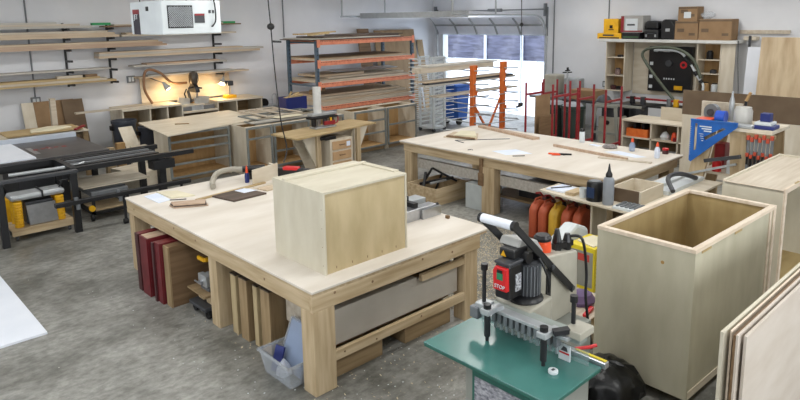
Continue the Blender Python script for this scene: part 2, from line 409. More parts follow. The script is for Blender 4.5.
# behind / right of the air cleaner
stackrow(5.3, 8.1, 2.665, [(0, 0, .04, PALEW, 'pale'), (.1, -.9, .04, TAN, 'tan')], 'pile behind the air cleaner')
stackrow(4.95, 8.25, 2.875, [(0, 0, .03, BROWN, 'thin brown'), (.2, -.5, .025, PALEW, 'thin pale')], 'highest arms behind the air cleaner')
plank(4.72, 5.1, 14.64, 2.924, .12, .05, GRNL, 'short board with green end wrap left of the air cleaner')
plank(7.78, 8.1, 14.62, 2.907, .12, .05, GRNL, 'short board with green end wrap right of the air cleaner')
stackrow(4.78, 8.85, 2.205, [(0, -.1, .05, TAN, 'very long tan'), (0, 0, .05, GREYW, 'very long grey-brown'), (0, -.6, .03, TAN, 'thin very long tan')], 'long pile above the saw lamp')
stackrow(5.5, 7.8, 1.975, [(0, 0, .035, GREYW, 'grey'), (.3, -.2, .03, PINK, 'pinkish grey')], 'fourth arms above the miter saw')
stackrow(5.6, 8.4, 1.705, [(0, 0, .035, TAN, 'tan'), (.2, -.4, .03, GREYW, 'grey')], 'lowest arms above the miter saw')

# conduits, outlets
for (x, z0, z1, lb) in ((3.55, 1.35, 4.0, 'thin grey wall conduit running down to the outlet behind the table saw'),
                        (9.75, 2.5, 4.0, 'thin grey wall conduit rising above the sheet rack')):
    one('conduit', lb, 'conduit', G().cyl((x, WY-.02, z0), (x, WY-.02, z1), .016), MIDG, (x, WY, z0))
for (y, z0, z1, lb) in ((8.62, 1.2, 4.0, 'thin grey wall conduit left of the white wall shelf'),
                        (10.28, 0.0, 4.0, 'thin grey wall conduit right beside the garage opening')):
    one('conduit', lb, 'conduit', G().cyl((WX-.02, y, z0), (WX-.02, y, z1), .016), MIDG, (WX, y, z0))
def outlet(c, axis, label):
    t = T('wall_outlet', label, 'outlet', c)
    x, y, z = c
    if axis == 'y':
        G().box(x-.09, x+.09, y-.05, y, z-.08, z+.08).build('box', MIDG, t, bevel=.006)
        G().box(x-.06, x-.01, y-.056, y-.05, z-.05, z+.05).box(x+.01, x+.06, y-.056, y-.05, z-.05, z+.05).build('sockets', WHT, t)
    else:
        G().box(x-.05, x, y-.09, y+.09, z-.08, z+.08).build('box', MIDG, t, bevel=.006)
        G().box(x-.056, x-.05, y-.06, y-.01, z-.05, z+.05).box(x-.056, x-.05, y+.01, y+.06, z-.05, z+.05).build('sockets', WHT, t)
outlet((3.55, WY, 1.38), 'y', 'grey double outlet box on the wall behind the table saw')
outlet((WX, 8.62, 1.15), 'x', 'grey double outlet box on the wall left of the wall cabinets')
outlet((5.55, WY, 1.68), 'y', 'grey outlet box on the wall beside the warm-lit plywood panel')

# leaning panels on the left wall
def lean(name, label, cat, x0, x1, ybot, ytop, z0, z1, th, m, group=None):
    g = G().prism([(ybot, z0), (ytop, z1), (ytop + th, z1), (ybot + th, z0)], 'x', x0, x1)
    return one(name, label, cat, g, m, ((x0+x1)/2, ybot, z0), group)
lean('leaning_panel', 'narrow light plywood strip leaning on the left wall beside cardboard', 'panel', 3.25, 3.47, 14.5, 14.9, 0, 1.36, .02, PLY['z'])
lean('leaning_panel', 'wide brown cardboard sheet leaning on the left wall', 'panel', 3.48, 4.26, 14.55, 14.93, 0, 1.36, .015, CARD)
lean('leaning_panel', 'narrower darker brown sheet leaning right of the cardboard', 'panel', 4.0, 4.42, 14.45, 14.85, 0, 1.36, .015, CARDD)
plank(3.62, 3.72, 14.2, 0, .1, 1.48, PALEW, 'upright pale batten standing behind the cardboard sheets')

# ---------------------------------------------------------------- table saw
t = T('table_saw', 'large dark table saw with black rails and a red-marked grey top', 'table saw', (2.7, 11.6, 0))
SAWTOP = mat('saw_top', hexc(92, 90, 90), 0.32, 0.35, col2=hexc(74, 73, 74), ns=3)
G().box(.8, 3.62, 11.0, 12.72, .86, .90).build('table_top', SAWTOP, t, bevel=.004)
G().box(1.0, 3.55, 11.05, 12.66, .74, .858).build('table_frame', BLK, t)
G().box(2.3, 3.1, 11.3, 12.4, .08, .74).build('cabinet', DKG, t, bevel=.01)
G().box(.8, 3.66, 10.90, 10.99, .80, .88).build('front_rail', BLK, t)
G().box(.8, 3.62, 12.73, 12.84, .84, .98).build('fence', RAILW, t)
G().box(.8, 3.62, 12.85, 12.93, .80, .88).build('rear_rail', BLK, t)
for (x, y) in ((1.1, 11.15), (1.1, 12.5), (3.4, 11.15), (3.4, 12.5)):
    G().box(x-.04, x+.04, y-.04, y+.04, 0, .74).build('leg', BLK, t)
g = G()
for i, x in enumerate((2.68, 2.80, 2.90, 3.00, 3.12)):
    g.box(x, x+.07, 11.78 + .05*(i % 2), 11.90, .9005, .902)
g.prism([(2.88, 11.92), (2.96, 11.92), (2.92, 12.02)], 'z', .9005, .902)
g.build('red_emblem', RED, t)
G().prism([(2.90, 11.81), (2.96, 11.81), (2.93, 11.88)], 'z', .9021, .903).build('white_emblem', WHT, t)
G().box(2.62, 2.70, 11.45, 12.1, .9005, .9015).build('blade_insert', STEEL, t)
one('laminate_sheet', 'white laminate panel lying on the left end of the table saw', 'sheet', bx(.9, 2.53, 11.04, 12.66, .903, .925), WHTL, (1.6, 11.8, .905))
# rails and posts in front of the saw
t = T('outfeed_frame', 'black square-tube rail frame standing in front of the table saw', 'frame', (2.2, 9.7, 0))
for x in (1.74, 2.66):
    G().box(x-.045, x+.045, 9.66, 9.75, 0, .88).build('post', BLK, t, bevel=.006)
G().box(.3, 2.72, 9.655, 9.755, .88, .925).build('top_rail', DKG, t, bevel=.006)
G().box(2.36, 4.35, 9.56, 9.65, .44, .50).build('lower_rail', BLK, t, bevel=.006)
for x in (2.66, 3.25):
    G().cyl((x, 9.60, .36), (x, 9.60, .44), .03).cyl((x-.02, 9.60, .50), (x-.02, 9.60, .54), .03).build('rail_clamp', MIDG, t)
G().bar((1.74, 9.75, .35), (1.74, 10.85, .35), .05, .05).bar((1.74, 9.75, .85), (1.74, 10.88, .85), .05, .05).build('cross_rail', BLK, t)
for x in (3.3, 4.2):
    G().cyl((x, 9.6, .06), (x, 9.6, .44), .02).build('lower_rail_leg', BLK, t)
    G().cyl((x-.03, 9.6, .04), (x+.03, 9.6, .04), .04).build('wheel', RUB, t)
t = T('roller_outfeed', 'black slatted outfeed table with long parallel steel bars', 'outfeed table', (3.4, 10.6, 0))
G().box(2.72, 4.62, 9.98, 10.06, .82, .89).build('front_beam', BLK, t)
G().box(2.72, 4.35, 10.80, 10.88, .82, .89).build('rear_beam', BLK, t)
G().box(2.72, 2.80, 10.06, 10.80, .80, .89).box(4.05, 4.12, 10.06, 10.80, .80, .87).build('side_beam', BLK, t)
for i, y in enumerate((10.14, 10.27, 10.40, 10.54, 10.68)):
    G().box(2.8, 4.1, y, y + .07, .85, .89).build('slat', [BLK, MIDG, DKG, MIDG, BLK][i], t)
G().box(4.02, 4.12, 9.96, 10.08, .12, .82).box(3.9, 4.25, 9.9, 10.12, .66, .80).build('bracket_leg', BLK, t)
G().box(2.72, 2.80, 10.80, 10.88, 0, .82).build('bracket_leg', BLK, t)
G().box(4.02, 4.12, 10.80, 10.88, 0, .82).build('bracket_leg', BLK, t)
G().box(3.98, 4.16, 9.92, 10.12, 0, .12).build('leg_foot', BLK, t)
G().tube([(2.0, 10.4, .84), (2.9, 10.25, .86), (3.0, 10.3, .88)], .025, 8).build('swing_arm', LTG, t)
# clutter under the saw
one('shop_vacuum', 'dark bucket-shaped vacuum under the left end of the table saw', 'vacuum', G().lathe((1.95, 11.6, 0), [(.2, 0), (.22, .35), (.2, .42), (.12, .5), (.05, .52)]), BLKP, (1.95, 11.6, 0), smooth=True)
one('tool_case', 'dull yellow tool case under the table saw beside the dark bucket', 'case', bx(1.9, 2.2, 10.75, 10.95, 0, .42), YEL, (2.05, 10.85, 0), bevel=.02)
one('beige_sheet', 'beige plywood sheet lying flat under the outfeed bars', 'panel', bx(2.95, 3.98, 10.3, 11.06, .456, .476), PLY['x'], (3.4, 10.7, .456))

# planer on dolly
t = T('tool_dolly', 'pale wooden dolly on casters in front of the table saw', 'dolly', (2.25, 10.1, 0))
G().box(1.86, 2.66, 9.86, 9.92, .08, .17).box(1.86, 2.66, 10.28, 10.34, .08, .17).box(1.86, 2.66, 9.92, 10.28, .14, .17).build('deck', PINE['x'], t)
for (x, y) in ((1.92, 9.92), (2.6, 9.92), (1.92, 10.28), (2.6, 10.28)):
    G().cyl((x-.015, y, .035), (x+.015, y, .035), .035).box(x-.02, x+.02, y-.02, y+.02, .035, .08).build('caster', DKG, t)
t = T('thickness_planer', 'yellow and grey thickness planer standing on the wooden dolly', 'planer', (2.25, 10.1, .17))
for (x, y) in ((1.98, 9.98), (2.52, 9.98)):
    g = G()
    for k in range(9): g.lathe((x, y, .17 + k * .04), [(.052, 0), (.06, .01), (.06, .03), (.052, .04)], 12)
    g.build('yellow_column', YEL, t)
for (x, y) in ((1.98, 10.24), (2.52, 10.24)):
    G().cyl((x, y, .17), (x, y, .54), .04).build('rear_column', YEL, t)
G().box(2.08, 2.44, 9.99, 10.22, .19, .50).build('planer_body', DKG, t, bevel=.01)
G().prism([(2.10, .18), (2.47, .18), (2.45, .47), (2.08, .47)], 'y', 9.93, 9.95).build('infeed_plate', STEEL, t)
G().box(1.9, 2.60, 9.95, 10.27, .545, .63).build('top_cover', LTG, t, bevel=.035)
G().tube([(2.3, 9.94, .55), (2.3, 9.94, .64), (2.3, 10.28, .64)], .012, 8).build('strap', BLK, t)
G().cyl((2.55, 10.05, .63), (2.6, 10.05, .71), .012).cyl((2.56, 10.05, .72), (2.68, 10.05, .72), .012).build('crank', BLK, t)

# low machine stand on casters
t = T('wheeled_machine_base', 'low black wheeled base with a grey ribbed top in front of the outfeed table', 'machine base', (3.3, 10.4, 0))
G().box(2.98, 3.58, 10.08, 10.13, .09, .13).box(2.98, 3.58, 10.78, 10.83, .09, .13).box(2.98, 3.03, 10.08, 10.83, .09, .13).box(3.53, 3.58, 10.08, 10.83, .09, .13).build('base_frame', BLK, t)
for (x, y) in ((2.98, 10.08), (3.58, 10.08), (2.98, 10.83), (3.58, 10.83)):
    G().cyl((x-.02, y, .05), (x+.02, y, .05), .05).build('caster', RUB, t)
G().box(3.04, 3.52, 10.14, 10.77, .13, .15).build('wood_shelf', PINE['x'], t)
G().box(3.0, 3.55, 10.1, 10.8, .36, .44).build('grey_top', MIDG, t, bevel=.01)
G().box(3.0, 3.55, 10.2, 10.24, .44, .455).box(3.0, 3.55, 10.4, 10.44, .44, .455).box(3.0, 3.55, 10.6, 10.64, .44, .455).build('rib', DKG, t)
for (x, y) in ((3.02, 10.12), (3.53, 10.12), (3.02, 10.78), (3.53, 10.78)):
    G().box(x-.02, x+.02, y-.02, y+.02, .1, .37).build('stand_leg', BLK, t)
G().cyl((2.98, 10.05, .2), (2.98, 10.09, .2), .045).build('yellow_handwheel', YEL, t)

# plywood pile and offcuts behind the saw
for i, (x0, x1, y, m, th, lb) in enumerate(((1.4, 4.0, 13.2, PLY['x'], .02, 'bottom plywood sheet of the low pile behind the table saw'),
        (1.3, 3.7, 13.25, PLY['x'], .02, 'middle plywood sheet of the low pile behind the table saw'),
        (2.6, 3.9, 13.2, YELW, .02, 'top yellowish sheet of the low pile behind the table saw'))):
    one('plywood_sheet', lb, 'sheet', bx(x0, x1, y, y + .75, .90 + i*.021, .92 + i*.021), m, (2.6, 13.5, .90 + i*.021))
t = T('sheet_stand', 'rough timber stand holding the plywood pile behind the table saw', 'stand', (2.6, 13.5, 0))
for x in (1.5, 3.2, 3.9):
    G().box(x, x+.09, 13.25, 13.9, .8, .9).build('cross_rail', PINED['y'], t)
    G().box(x, x+.09, 13.25, 13.34, 0, .8).box(x, x+.09, 13.81, 13.9, 0, .8).build('leg', PINED['z'], t)
one('crumpled_paper', 'crumpled cream paper lying on the plywood pile behind the saw', 'paper', G().prism([(3.0, 13.3), (3.35, 13.26), (3.75, 13.4), (3.7, 13.62), (3.4, 13.75), (3.05, 13.55)], 'z', .963, 1.0), CREAM, (3.4, 13.5, .963), bevel=.015)
one('push_stick', 'red push stick lying at the right end of the saw rail', 'push stick', G().bar((3.66, 12.9, 1.0), (3.9, 13.15, 1.02), .05, .03), RED, (3.78, 13.0, .98))
for (x, y, h, w, lb, m) in ((4.05, 12.5, .62, .16, 'upright light offcut block right of the saw rail', PINE['z']), (4.28, 12.55, .68, .15, 'taller upright brown offcut right of the saw rail', OAK), (4.5, 12.4, .6, .3, 'wide pale offcut board standing before the leaning sheet', PLY['z'])):
    one('offcut_block', lb, 'offcut', bx(x, x+w, y, y+.12, 0, h), m, (x, y, 0))
lean('leaning_panel', 'pale plywood sheet leaning beside the big open cabinet', 'panel', 4.45, 4.72, 12.0, 12.9, 0, .93, .02, PLY['z'])
g = G().prism([(4.2, 11.3), (4.62, 11.6), (4.62, 12.3), (4.0, 12.2)], 'z', 0, .3)
one('plywood_box', 'low pale plywood box on the floor left of the big open cabinet', 'box', g, PLY['x'], (4.3, 11.8, 0))
for i, (x, y, r, h, lb) in enumerate(((4.85, 13.7, .24, .95, 'charcoal rubbish bin standing left of the miter saw bench'), (5.2, 13.3, .2, .82, 'smaller charcoal bin in front of the miter saw bench end'))):
    t = T('rubbish_bin', lb, 'bin', (x, y, 0))
    G().lathe((x, y, 0), [(r*.82, 0), (r, h*.93), (r*1.06, h*.94), (r*1.06, h), (r*.96, h), (r*.9, h*.75)], 24).build('tub', mat('bin_charcoal', hexc(58, 62, 72), .55), t, smooth=True)
    G().box(x-r-.04, x-r+.02, y-.06, y+.06, h*.8, h*.9).build('handle', BLKP, t)

# ---------------------------------------------------------------- miter saw bench
t = T('miter_saw_bench', 'long plywood miter saw bench with open compartments against the left wall', 'bench', (6.7, 14.5, 0))
G().box(5.0, 6.35, 14.15, 14.95, 1.06, 1.10).box(7.25, 8.5, 14.15, 14.95, 1.03, 1.07).build('bench_top', PLY['x'], t)
for x in (5.6, 6.0, 6.35, 7.25, 7.75, 8.45):
    G().box(x, x+.03, 14.17, 14.92, .0, 1.06 if x < 6.5 else 1.03).build('divider', PLY['z'], t)
G().box(5.0, 5.03, 14.17, 14.92, 0, 1.06).build('divider', PLY['z'], t)
G().box(5.05, 8.45, 14.85, 14.9, .3, 1.02).build('back_panel', PINED['x'], t)
G().box(6.38, 7.25, 14.15, 14.95, .86, .90).build('saw_deck', PLY['x'], t)
G().box(5.05, 8.45, 14.17, 14.85, .3, .33).build('lower_shelf', PLY['x'], t)
plank(4.1, 5.7, 14.25, 1.101, .14, .03, PALEW, 'long pale plank sticking out over the left end of the miter saw bench')
lean('lit_plywood_panel', 'amber-lit plywood backing panel on the wall behind the miter saw', 'panel', 5.72, 8.0, 14.86, 14.93, 1.11, 1.72, .018, PLY['x'])
# miter saw
t = T('miter_saw', 'sliding miter saw with bronze motor and two lamps on the long bench', 'miter saw', (6.8, 14.45, .9))
G().cyl((6.78, 14.45, .9), (6.78, 14.45, 1.02), .25, n=24).build('turntable', LTG, t)
G().box(6.40, 7.22, 14.25, 14.6, .9, 1.0).build('base', MIDG, t, bevel=.01)
for (a, b) in ((6.42, 6.74), (6.86, 7.24)):
    G().prism([(a, 1.0), (b, 1.0), (b, 1.16), (a + .05 if a < 6.6 else a, 1.2)], 'y', 14.56, 14.60).build('fence', LTG, t)
G().tube([(6.80, 14.62, 1.05), (6.80, 14.75, 1.3), (6.82, 14.6, 1.42)], .035).build('arm', DKG, t)
g = G(); g.lathe((0, 0, 0), [(.02, -.18), (.09, -.15), (.115, -.05), (.115, .08), (.09, .15), (.03, .18)], 20)
bmesh.ops.transform(g.bm, matrix=Matrix.Translation((6.82, 14.45, 1.62)), verts=g.bm.verts)
g.build('motor', BRONZE, t, smooth=True)
G().cyl((6.76, 14.38, 1.3), (6.80, 14.38, 1.3), .15, n=28).build('blade', STEEL, t)
g = G(); pts = [(6.78 , 14.38 + .19*math.cos(a), 1.32 + .19*math.sin(a)) for a in [PI*k/10 for k in range(11)]]
g.prism([(p[1], p[2]) for p in pts], 'x', 6.73, 6.83).build('blade_guard', BLKP, t)
G().tube([(6.62, 14.35, 1.42), (6.72, 14.32, 1.44), (6.95, 14.32, 1.40)], .02).build('handle', BLKP, t)
G().tube([(6.6, 14.4, 1.4), (6.52, 14.35, 1.3), (6.55, 14.35, 1.2)], .015).build('laser_arm', BLKP, t)
def sconce(x, z, dx, label):
    t = T('clamp_lamp', label, 'lamp', (x, 14.83, z))
    G().tube([(x, 14.84, z), (x + dx*.3, 14.75, z - .05), (x + dx*.6, 14.6, z - .1)], .01, 8).build('arm', MIDG, t)
    G().cyl((x + dx*.6, 14.6, z - .09), (x + dx*.9, 14.52, z - .25), .02, .09).build('shade', LTG, t)
    G().cyl((x + dx*.87, 14.525, z - .245), (x + dx*.9, 14.52, z - .26), .05).build('bulb', LAMPW, t)
sconce(5.95, 1.68, .3, 'grey clamp lamp lighting the plywood left of the miter saw')
sconce(7.85, 1.68, -.3, 'grey clamp lamp lighting the plywood right of the miter saw')
for x in (6.3, 7.55):
    l = bpy.data.lights.new('warm_lamp', 'POINT'); l.energy = 16; l.color = (1, .70, .36); l.shadow_soft_size = .05
    o = bpy.data.objects.new('warm_lamp', l); C.objects.link(o); o.location = (x, 14.5, 1.38)
one('dust_hose', 'tan dust hose looping above the left side of the miter saw', 'hose', G().tube(curve_pts([(5.85, 14.6, 1.12), (5.70, 14.6, 1.45), (5.72, 14.6, 1.80), (5.85, 14.6, 1.90), (6.1, 14.6, 1.80), (6.35, 14.6, 1.56), (6.75, 14.7, 1.52)]), .03, 10), HOSEB, (5.85, 14.6, 1.1), smooth=True)
t = T('drill_press_tool', 'small yellow and grey bench tool at the right end of the lit plywood', 'tool', (7.75, 14.5, 1.07))
G().box(7.62, 7.9, 14.4, 14.6, 1.07, 1.15).build('base', YEL, t, bevel=.01)
G().cyl((7.76, 14.5, 1.15), (7.76, 14.5, 1.5), .02).build('column', MIDG, t)
G().box(7.68, 7.84, 14.42, 14.56, 1.38, 1.5).build('head', DKG, t, bevel=.01)
t = T('bench_machine', 'small black and silver machine with a looped handle right of the miter bench', 'machine', (8.75, 14.4, 0))
G().box(8.5, 8.95, 14.2, 14.7, 0, .75).build('stand', DKG, t)
G().cyl((8.62, 14.3, .87), (8.62, 14.6, .87), .12).build('drum', BLKP, t)
G().box(8.5, 8.98, 14.2, 14.7, .75, .8).build('bed', LTG, t)
G().tube(curve_pts([(8.85, 14.3, .8), (8.87, 14.3, 1.05), (9.0, 14.35, 1.05), (9.05, 14.4, .8)]), .012, 8).build('handle', STEEL, t)
for (x, y, lb, m, h) in ((6.62, 14.35, 'dark box in the middle compartment of the miter bench', BLKP, .3), (5.75, 14.4, 'brown box in the left compartment of the miter bench', CARD, .4), (6.95, 14.4, 'grey case in the middle compartment of the miter bench', DKG, .25), (7.95, 14.4, 'small dark case in the right compartment of the miter bench', BLKP, .35)):
    one('storage_box', lb, 'box', bx(x-.12, x+.14, y, y+.3, .33, .33+h), m, (x, y+.15, .33), bevel=.01)

# ---------------------------------------------------------------- hanging air cleaner
t = T('air_cleaner', 'white box-shaped air cleaner hanging from the ceiling at upper left', 'air cleaner', (3.06, 6.8, 2.87))
x0, x1, y0_, y1_, z0, z1 = 2.74, 3.39, 6.42, 7.24, 2.855, 3.20
G().box(x0, x1, y0_, y1_, z0, z1).build('housing', WHT, t, bevel=.012)
G().box(x0-.004, x0, y1_-.16-.09, y1_-.08, z0+.0, z1-.08).build('logo_plate', mat('logo_dark', hexc(48, 44, 54), .5), t)
G().box(x0-.006, x0-.004, y1_-.25, y1_-.08, z1-.13, z1-.08).build('logo_band', RED, t)
text('JET', .075, WHT, t, (x0-.008, y1_-.165, z0+.185), (0, -1, 0), (0, 0, 1))
G().box(x0-.005, x0, 6.74, 6.80, z1-.10, z1-.055).build('switch', BLKP, t)
g = G(); gx0, gx1, gz0, gz1 = 2.81, 3.06, 2.93, 3.14
g.box(gx0-.01, gx1+.01, y0_-.004, y0_, gz0-.01, gz1+.01); g.build('grille_back', BLKP, t)
g = G()
def clipdiag(c, sgn):
    pts = []
    for k in range(41):
        x = gx0 + (gx1-gx0)*k/40; z = c + sgn*(x-gx0)
        if gz0 <= z <= gz1: pts.append((x, z))
    return (pts[0], pts[-1]) if len(pts) > 1 else None
for sgn in (1, -1):
    c = gz0 - .3
    while c < gz1 + .3:
        r = clipdiag(c, sgn)
        if r: g.bar((r[0][0], y0_-.008, r[0][1]), (r[1][0], y0_-.008, r[1][1]), .004, .006, up=(0, 1, 0))
        c += .021
g.build('grille_mesh', LTG, t)
G().box(3.09, 3.20, y0_-.006, y0_, 2.97, 3.06).build('label_dark', DKG, t)
G().box(3.09, 3.20, y0_-.008, y0_-.006, 3.045, 3.065).build('label_red', RED, t)
for k, xx in enumerate((3.25, 3.29)):
    G().box(xx, xx+.025, y0_-.005, y0_, 3.07, 3.10).build('label_print', DKG, t)
for x in (2.80, 3.33):
    for y in (6.5, 7.1):
        G().cyl((x, y, z1), (x, y, CZ), .006, n=6).build('hanging_rod', DKG, t)
one('coiled_cable', 'black power cord curling down the right end of the air cleaner', 'cord', G().tube(curve_pts([(3.30, 6.44, 3.99), (3.30, 6.40, 3.3), (3.31, 6.385, 3.15), (3.31, 6.385, 3.0), (3.28, 6.39, 2.94), (3.27, 6.405, 2.93)]), .008, 6), BLK, (3.3, 6.4, 2.94))

# hanging cord reels
t = T('hanging_cord', 'black hanging power cord with a round ball dropping behind the bench box', 'cord', (5.0, 8.0, .9))
G().tube(curve_pts([(4.95, 8.0, 3.98), (4.97, 8.0, 3.26), (4.99, 8.0, 2.9), (5.02, 8.0, 2.27), (5.08, 8.0, 1.53), (5.16, 8.0, 1.1), (5.0, 7.85, .93)]), .009, 6).build('cable', BLK, t)
G().lathe((4.99, 8.0, 2.84), [(.01, 0), (.045, .02), (.055, .05), (.045, .08), (.01, .1)], 12).build('stop_ball', BLKP, t, smooth=True)
G().bar((5.0, 8.0, 2.68), (5.12, 7.95, 2.67), .04, .03).build('plug', BLKP, t)
t = T('hanging_cord', 'thin hanging power cord ending in a plug by the orange rack', 'cord', (9, 6.57, 1.45))
G().tube([(9, 6.6, 3.98), (9, 6.58, 3.0), (9, 6.57, 1.52)], .008, 6).build('cable', DKG, t)
G().lathe((9, 6.575, 2.80), [(.01, 0), (.03, .02), (.035, .04), (.01, .07)], 12).build('stop_ball', BLKP, t, smooth=True)
G().cbox((9, 6.57, 1.48), (.09, .05, .06)).build('plug', BLKP, t, bevel=.01)
G().bar((9, 6.55, 1.46), (9.02, 6.66, 1.42), .05, .03).build('socket_block', BLKP, t)
# ================================================================ CABINETS
def carcass(name, label, x0, x1, y0, y1, z1, rails, top=False, toe=.1, mid=None, group=None):
    t = T(name, label, 'cabinet', ((x0+x1)/2, (y0+y1)/2, 0), group)
    th = .02
    G().box(x0, x0+th, y0+.02, y1, 0, z1).build('side_panel', PLY['z'], t)
    G().box(x1-th, x1, y0+.02, y1, 0, z1).build('side_panel', PLY['z'], t)
    G().box(x0+th, x1-th, y1-.012, y1, toe, z1).build('back_panel', OAK, t)
    G().box(x0+th, x1-th, y0+.02, y1-.012, toe, toe+th).build('bottom_panel', OAK, t)
    G().box(x0+th, x1-th, y0+.08, y0+.10, 0, toe).build('toe_kick', PINED['x'], t)
    G().box(x0+th, x1-th, y0+.02, y0+.12, z1-th, z1).box(x0+th, x1-th, y1-.11, y1-.012, z1-th, z1).build('stretcher', PLY['x'], t)
    g = G().box(x0, x0+.045, y0, y0+.02, toe-.01, z1).box(x1-.045, x1, y0, y0+.02, toe-.01, z1)
    g.box(x0+.045, x1-.045, y0, y0+.02, z1-.045, z1).box(x0+.045, x1-.045, y0, y0+.02, toe-.01, toe+.03)
    for z in rails: g.box(x0+.045, x1-.045, y0, y0+.02, z-.02, z+.02)
    if mid: g.box(mid-.02, mid+.02, y0, y0+.02, toe, z1-.045)
    g.build('face_frame', FRAMEG, t, bevel=.002)
    return t
carcass('open_cabinet', 'wide open-front cabinet with grey face frame under a loose plywood sheet', 4.76, 6.0, 11.3, 11.95, .95, (.36, .62, .78))
one('plywood_sheet', 'loose plywood sheet lying across the wide open cabinet', 'sheet', G().prism([(4.63, 11.02), (6.9, 11.58), (7.0, 13.15), (4.86, 12.94)], 'z', .955, .975), PLY['x'], (5.8, 12.1, .955))
one('wood_offcut', 'small stick lying on the loose sheet over the open cabinet', 'offcut', G().bar((5.28, 12.15, .983), (5.5, 12.0, .983), .05, .016), PINED['x'], (5.4, 12.1, .975))
carcass('base_cabinet', 'narrow base cabinet with grey frame, first in the row beside the wide open one', 6.08, 6.66, 10.8, 11.45, .95, (.72,))
carcass('base_cabinet', 'base cabinet with grey frame behind the hanging cord', 6.69, 7.55, 10.8, 11.45, .95, (.4, .72))
carcass('base_cabinet', 'base cabinet with grey frame hidden behind the drawer table', 7.6, 8.45, 10.8, 11.45, .95, (.4, .72))
carcass('base_cabinet', 'base cabinet with grey frame just right of the drawer table', 8.75, 9.68, 10.8, 11.45, .95, (.42, .70))
carcass('base_cabinet', 'rightmost grey-framed base cabinet at the end of the row', 9.72, 10.66, 10.8, 11.45, .95, (.55,))
# loose face frames stacked on the row
def frame_flat(x0, x1, y0, y1, z, m, label, w=.06, rz=0):
    g = G().box(x0, x1, y0, y0+w, z, z+.022).box(x0, x1, y1-w, y1, z, z+.022).box(x0, x0+w, y0+w, y1-w, z, z+.022).box(x1-w, x1, y0+w, y1-w, z, z+.022)
    g.box((x0+x1)/2-w/2, (x0+x1)/2+w/2, y0+w, y1-w, z, z+.022)
    return one('face_frame', label, 'frame', g, m, ((x0+x1)/2, (y0+y1)/2, z))
frame_flat(6.4, 8.4, 11.0, 11.9, .952, FRAMEG, 'grey cabinet face frame, lowest of the loose frames on the cabinet row')
frame_flat(6.6, 8.2, 11.15, 12.05, .976, FRAMEG, 'second loose grey face frame lying on the cabinet row')
frame_flat(6.9, 7.8, 11.4, 12.6, 1.0, PALEW, 'pale wooden frame on top of the loose grey frames')
plank(6.3, 7.9, 10.98, .976, .1, .03, GREYW, 'grey stick lying along the front of the loose frames')
one('plywood_sheet', 'pale yellow-green sheet lying among the loose frames', 'sheet', bx(6.9, 7.5, 10.95, 11.2, 1.024, 1.03), CREAM, (7.2, 11.1, 1.02))
# row behind (sheet goods on low stack, tops visible)
def lowstack():
    t = T('cabinet_carcass', 'unfinished plywood carcass behind the loose frames', 'cabinet', (7.6, 12.3, 0))
    for y in (11.75, 12.75): G().box(6.95, 8.6, y, y+.03, 0, .93).build('side_panel', PLY['z'], t)
    for x in (6.95, 8.57): G().box(x, x+.03, 11.78, 12.75, 0, .93).build('end_panel', PLY['z'], t)
    G().box(6.95, 8.6, 12.1, 12.78, .931, .951).build('top_panel', PALEW, t)
lowstack()
# small drawer table
t = T('drawer_table', 'low plywood work table on bracket ends with a small drawer unit', 'table', (7.3, 9.7, 0))
G().prism([(6.26, 9.36), (8.41, 9.70), (8.31, 10.42), (6.22, 10.15)], 'z', .87, .90).build('table_top', YELW, t)
G().prism([(6.55, .87), (6.95, .0), (7.75, .0), (8.1, .87)], 'y', 10.02, 10.05).build('back_panel', PLY['x'], t)
for (x0, x1) in ((6.55, 6.9), (8.15, 7.8)):
    s = 1 if x1 > x0 else -1
    G().prism([(x0, .87), (x1, .87), (x1, .2), (x1 - .02*s, .2)], 'y', 9.66, 9.70).build('bracket', PLY['z'], t)
for x in (6.86, 7.82):
    G().box(x, x+.09, 9.6, 9.69, 0, .87).build('leg', PINE['z'], t)
G().box(6.8, 8.0, 9.62, 10.02, 0, .04).build('foot', PINE['x'], t)
t = T('drawer_unit', 'small plywood drawer unit with three drawers under the drawer table', 'drawers', (7.3, 9.6, 0))
G().box(7.08, 7.62, 9.5, 9.98, .04, .74).build('carcass', PLY['z'], t)
for z in (.14, .34, .54):
    d_ = G().box(7.13, 7.57, 9.482, 9.499, z, z+.16).build('drawer', mat('drawer_front', hexc(196, 160, 120), .5), t)
    G().tube([(7.29, 9.482, z+.09), (7.29, 9.462, z+.09), (7.41, 9.462, z+.09), (7.41, 9.482, z+.09)], .008, 8).build('drawer_handle', BROWN, d_)
G().box(7.46, 7.55, 9.478, 9.482, .58, .67).build('paper_label', PAPER, t)
one('power_tool', 'black tool lying on top of the small drawer unit', 'tool', G().box(7.0, 7.25, 9.52, 9.62, .74, .81).cyl((7.0, 9.57, .78), (6.92, 9.57, .78), .035), BLKP, (7.1, 9.57, .74), bevel=.01)

# overarm machine standing on the drawer table
t = T('overarm_router', 'black and red overarm router with a white column standing on the drawer table', 'router', (7.25, 9.98, .90))
G().box(7.05, 7.55, 9.90, 10.10, .90, .93).build('foot_plate', LTG, t, bevel=.004)
G().box(7.16, 7.22, 9.96, 10.02, .93, 1.08).build('stem', STEEL, t)
G().cyl((7.18, 10.0, 1.20), (7.18, 10.0, 1.70), .08, n=20).build('white_column', SHELFW, t, smooth=True)
G().box(6.96, 7.58, 9.88, 10.08, 1.09, 1.13).build('motor_plate', BLKP, t, bevel=.006)
G().box(6.98, 7.56, 9.90, 10.06, 1.15, 1.20).build('head_cap', LTG, t, bevel=.006)
G().box(7.0, 7.54, 9.92, 10.04, 1.13, 1.15).build('spacer', DKG, t)
for x, m in ((7.06, BLKP), (7.32, DKG), (7.48, BLKP)):
    G().cyl((x, 9.96, .95), (x, 9.96, 1.09), .045).build('motor', m, t)
